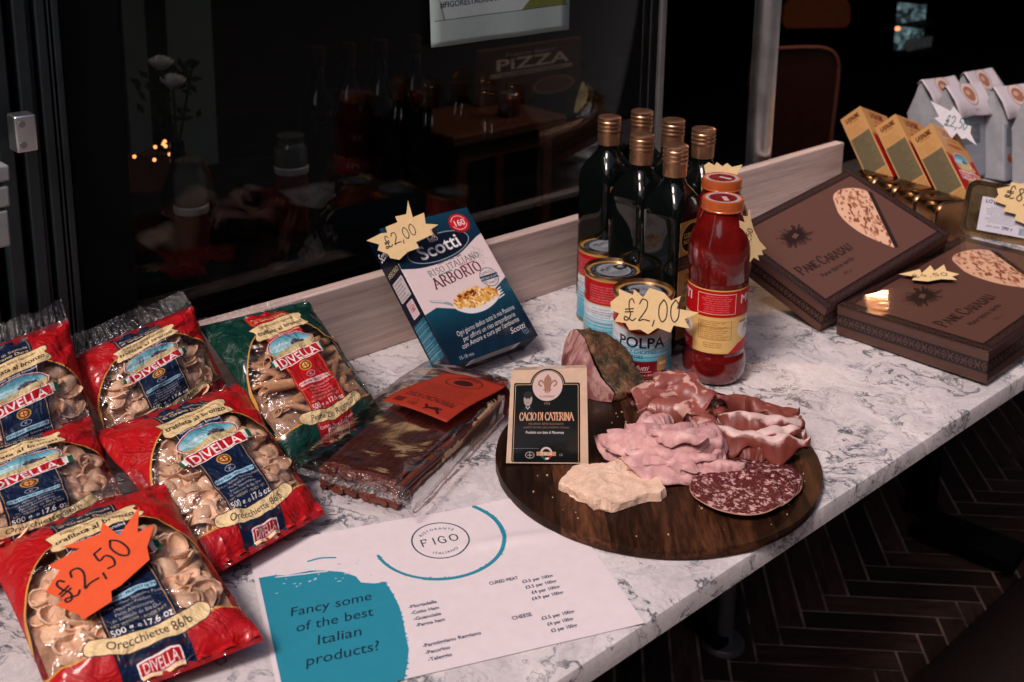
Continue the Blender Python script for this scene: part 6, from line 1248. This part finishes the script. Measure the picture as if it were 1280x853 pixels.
# bottles placed behind the glass to imitate reflected bottles, left of the stool
ib = empty('reflection_bottle', (0, 0, 0)); b = MB(); b.lathe([(0, .001), (.036, .001), (.038, .01), (.038, .17), (.034, .19), (.015, .22), (.014, .26)], 28); b.build('glass_body', M['oil'], ib); b = MB(); b.lathe([(.0145, .26), (.0155, .262), (.0155, .30), (.001, .301)], 20); b.build('foil', simple('dark_foil', (.05, .03, .02), .4, .6), ib)
for i, (x, lab) in enumerate(((402, 'dim stand-in for a bottle reflected in the glass, leftmost of the row left of the stool'), (440, 'dim stand-in for a bottle reflected in the glass, second of the row left of the stool'), (478, 'dim stand-in for a bottle reflected in the glass, third of the row left of the stool'), (520, 'dim stand-in for a bottle reflected in the glass, nearest the wooden stool'))):
    o = ib if i == 0 else copy_tree(ib); p = on_v(x, 250, 1.98); o.location = (p.x, p.y, tz_ + .001); tag(o, lab, 'bottle', 'dim stand-ins for bottles reflected in the glass')
# lit glassware far right
gw = on_v(1138, 30, 2.6); gs = pxm(gw); cb_ = empty('glassware_shelf', gw, 'far cabinet with pale teal glassware and a tiny orange light, upper right', 'cabinet')
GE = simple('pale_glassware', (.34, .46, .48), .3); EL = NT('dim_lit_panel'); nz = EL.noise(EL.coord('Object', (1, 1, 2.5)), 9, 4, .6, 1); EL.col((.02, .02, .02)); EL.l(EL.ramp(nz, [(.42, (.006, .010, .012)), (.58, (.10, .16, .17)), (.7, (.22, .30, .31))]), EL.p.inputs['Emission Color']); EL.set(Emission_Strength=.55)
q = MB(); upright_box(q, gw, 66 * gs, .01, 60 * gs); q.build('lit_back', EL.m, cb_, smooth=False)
for dz in (-31, 2, 31): q = MB(); upright_box(q, gw + ZZ * dz * gs - NV * .06, 70 * gs, .12, .008); q.build('shelf', M['blackmetal'], cb_, smooth=False)
for k in range(5):
    c = gw + TU * ((k - 2) * 12 * gs) + ZZ * (-30 * gs) - NV * .05; q = MB(); q.lathe([(.001, .003), (.014, .003), (.018, .05)], 16, c=c); q.build('glass', GE, cb_)
q = MB(); upright_box(q, on_v(1122, 36, 2.55), .022, .01, .014); q.build('orange_light', emit('orange_indicator', (1, .25, .1), 1.6), cb_, smooth=False)
# pendant lamp: the warm light that shines back from the shrink-wrapped box and the tins
Q = on(1097, 378, t2, M2.col[2]); d = (Q - Vector((0, 0, CAM_H))).normalized(); nn2 = M2.col[2].normalized(); rf = d - nn2 * 2 * d.dot(nn2); LP = Q + rf * 1.7
lm = empty('pendant_lamp', LP, 'small warm pendant lamp hanging inside the shop above the view', 'lamp'); b = MB(); b.lathe([(.001, -.03), (.02, -.024), (.028, 0), (.022, .022), (.012, .035)], 20, c=LP); b.build('bulb', emit('warm_bulb', (1, .36, .13), 9.0), lm)
b = MB(); b.lathe([(.012, .036), (.014, .05), (.05, .075), (.10, .02), (.098, .018), (.048, .07), (.012, .034)], 28, c=LP); b.build('lamp_shade', M['blackmetal'], lm); b = MB(); b.cyl(LP + ZZ * .076, (LP.x, LP.y, 2.199), .003, n=8); b.build('cord', M['blackmetal'], lm)
ld = bpy.data.lights.new('lamp_light', 'POINT'); ld.energy = 3.5; ld.color = (1, .55, .28); ld.shadow_soft_size = .03; lo = bpy.data.objects.new('lamp_light', ld); COL.objects.link(lo); lo.location = LP - ZZ * .045

l2p = W((su0 + su1) / 2 - .05, sv - .25, 1.25); l2 = empty('pendant_lamp', l2p, 'added warm pendant lamp, unseen above the wooden stool, lighting the PiZZA board', 'lamp')  # added lamp, unseen overhead, to brighten the pizza board and stool
b = MB(); b.lathe([(.001, -.03), (.02, -.024), (.028, 0), (.022, .022), (.012, .035)], 20, c=l2p); b.build('bulb', emit('added_bulb', (1, .62, .4), 4.0), l2); b = MB(); b.lathe([(.012, .036), (.014, .05), (.05, .075), (.10, .02), (.098, .018), (.048, .07), (.012, .034)], 28, c=l2p); b.build('lamp_shade', M['blackmetal'], l2); b = MB(); b.cyl(l2p + ZZ * .076, (l2p.x, l2p.y, 2.199), .003, n=8); b.build('cord', M['blackmetal'], l2)
ld2 = bpy.data.lights.new('added_stool_light', 'POINT'); ld2.energy = 3.6; ld2.color = (1, .75, .58); ld2.shadow_soft_size = .03; lo2 = bpy.data.objects.new('added_stool_light', ld2); COL.objects.link(lo2); lo2.location = l2p - ZZ * .045
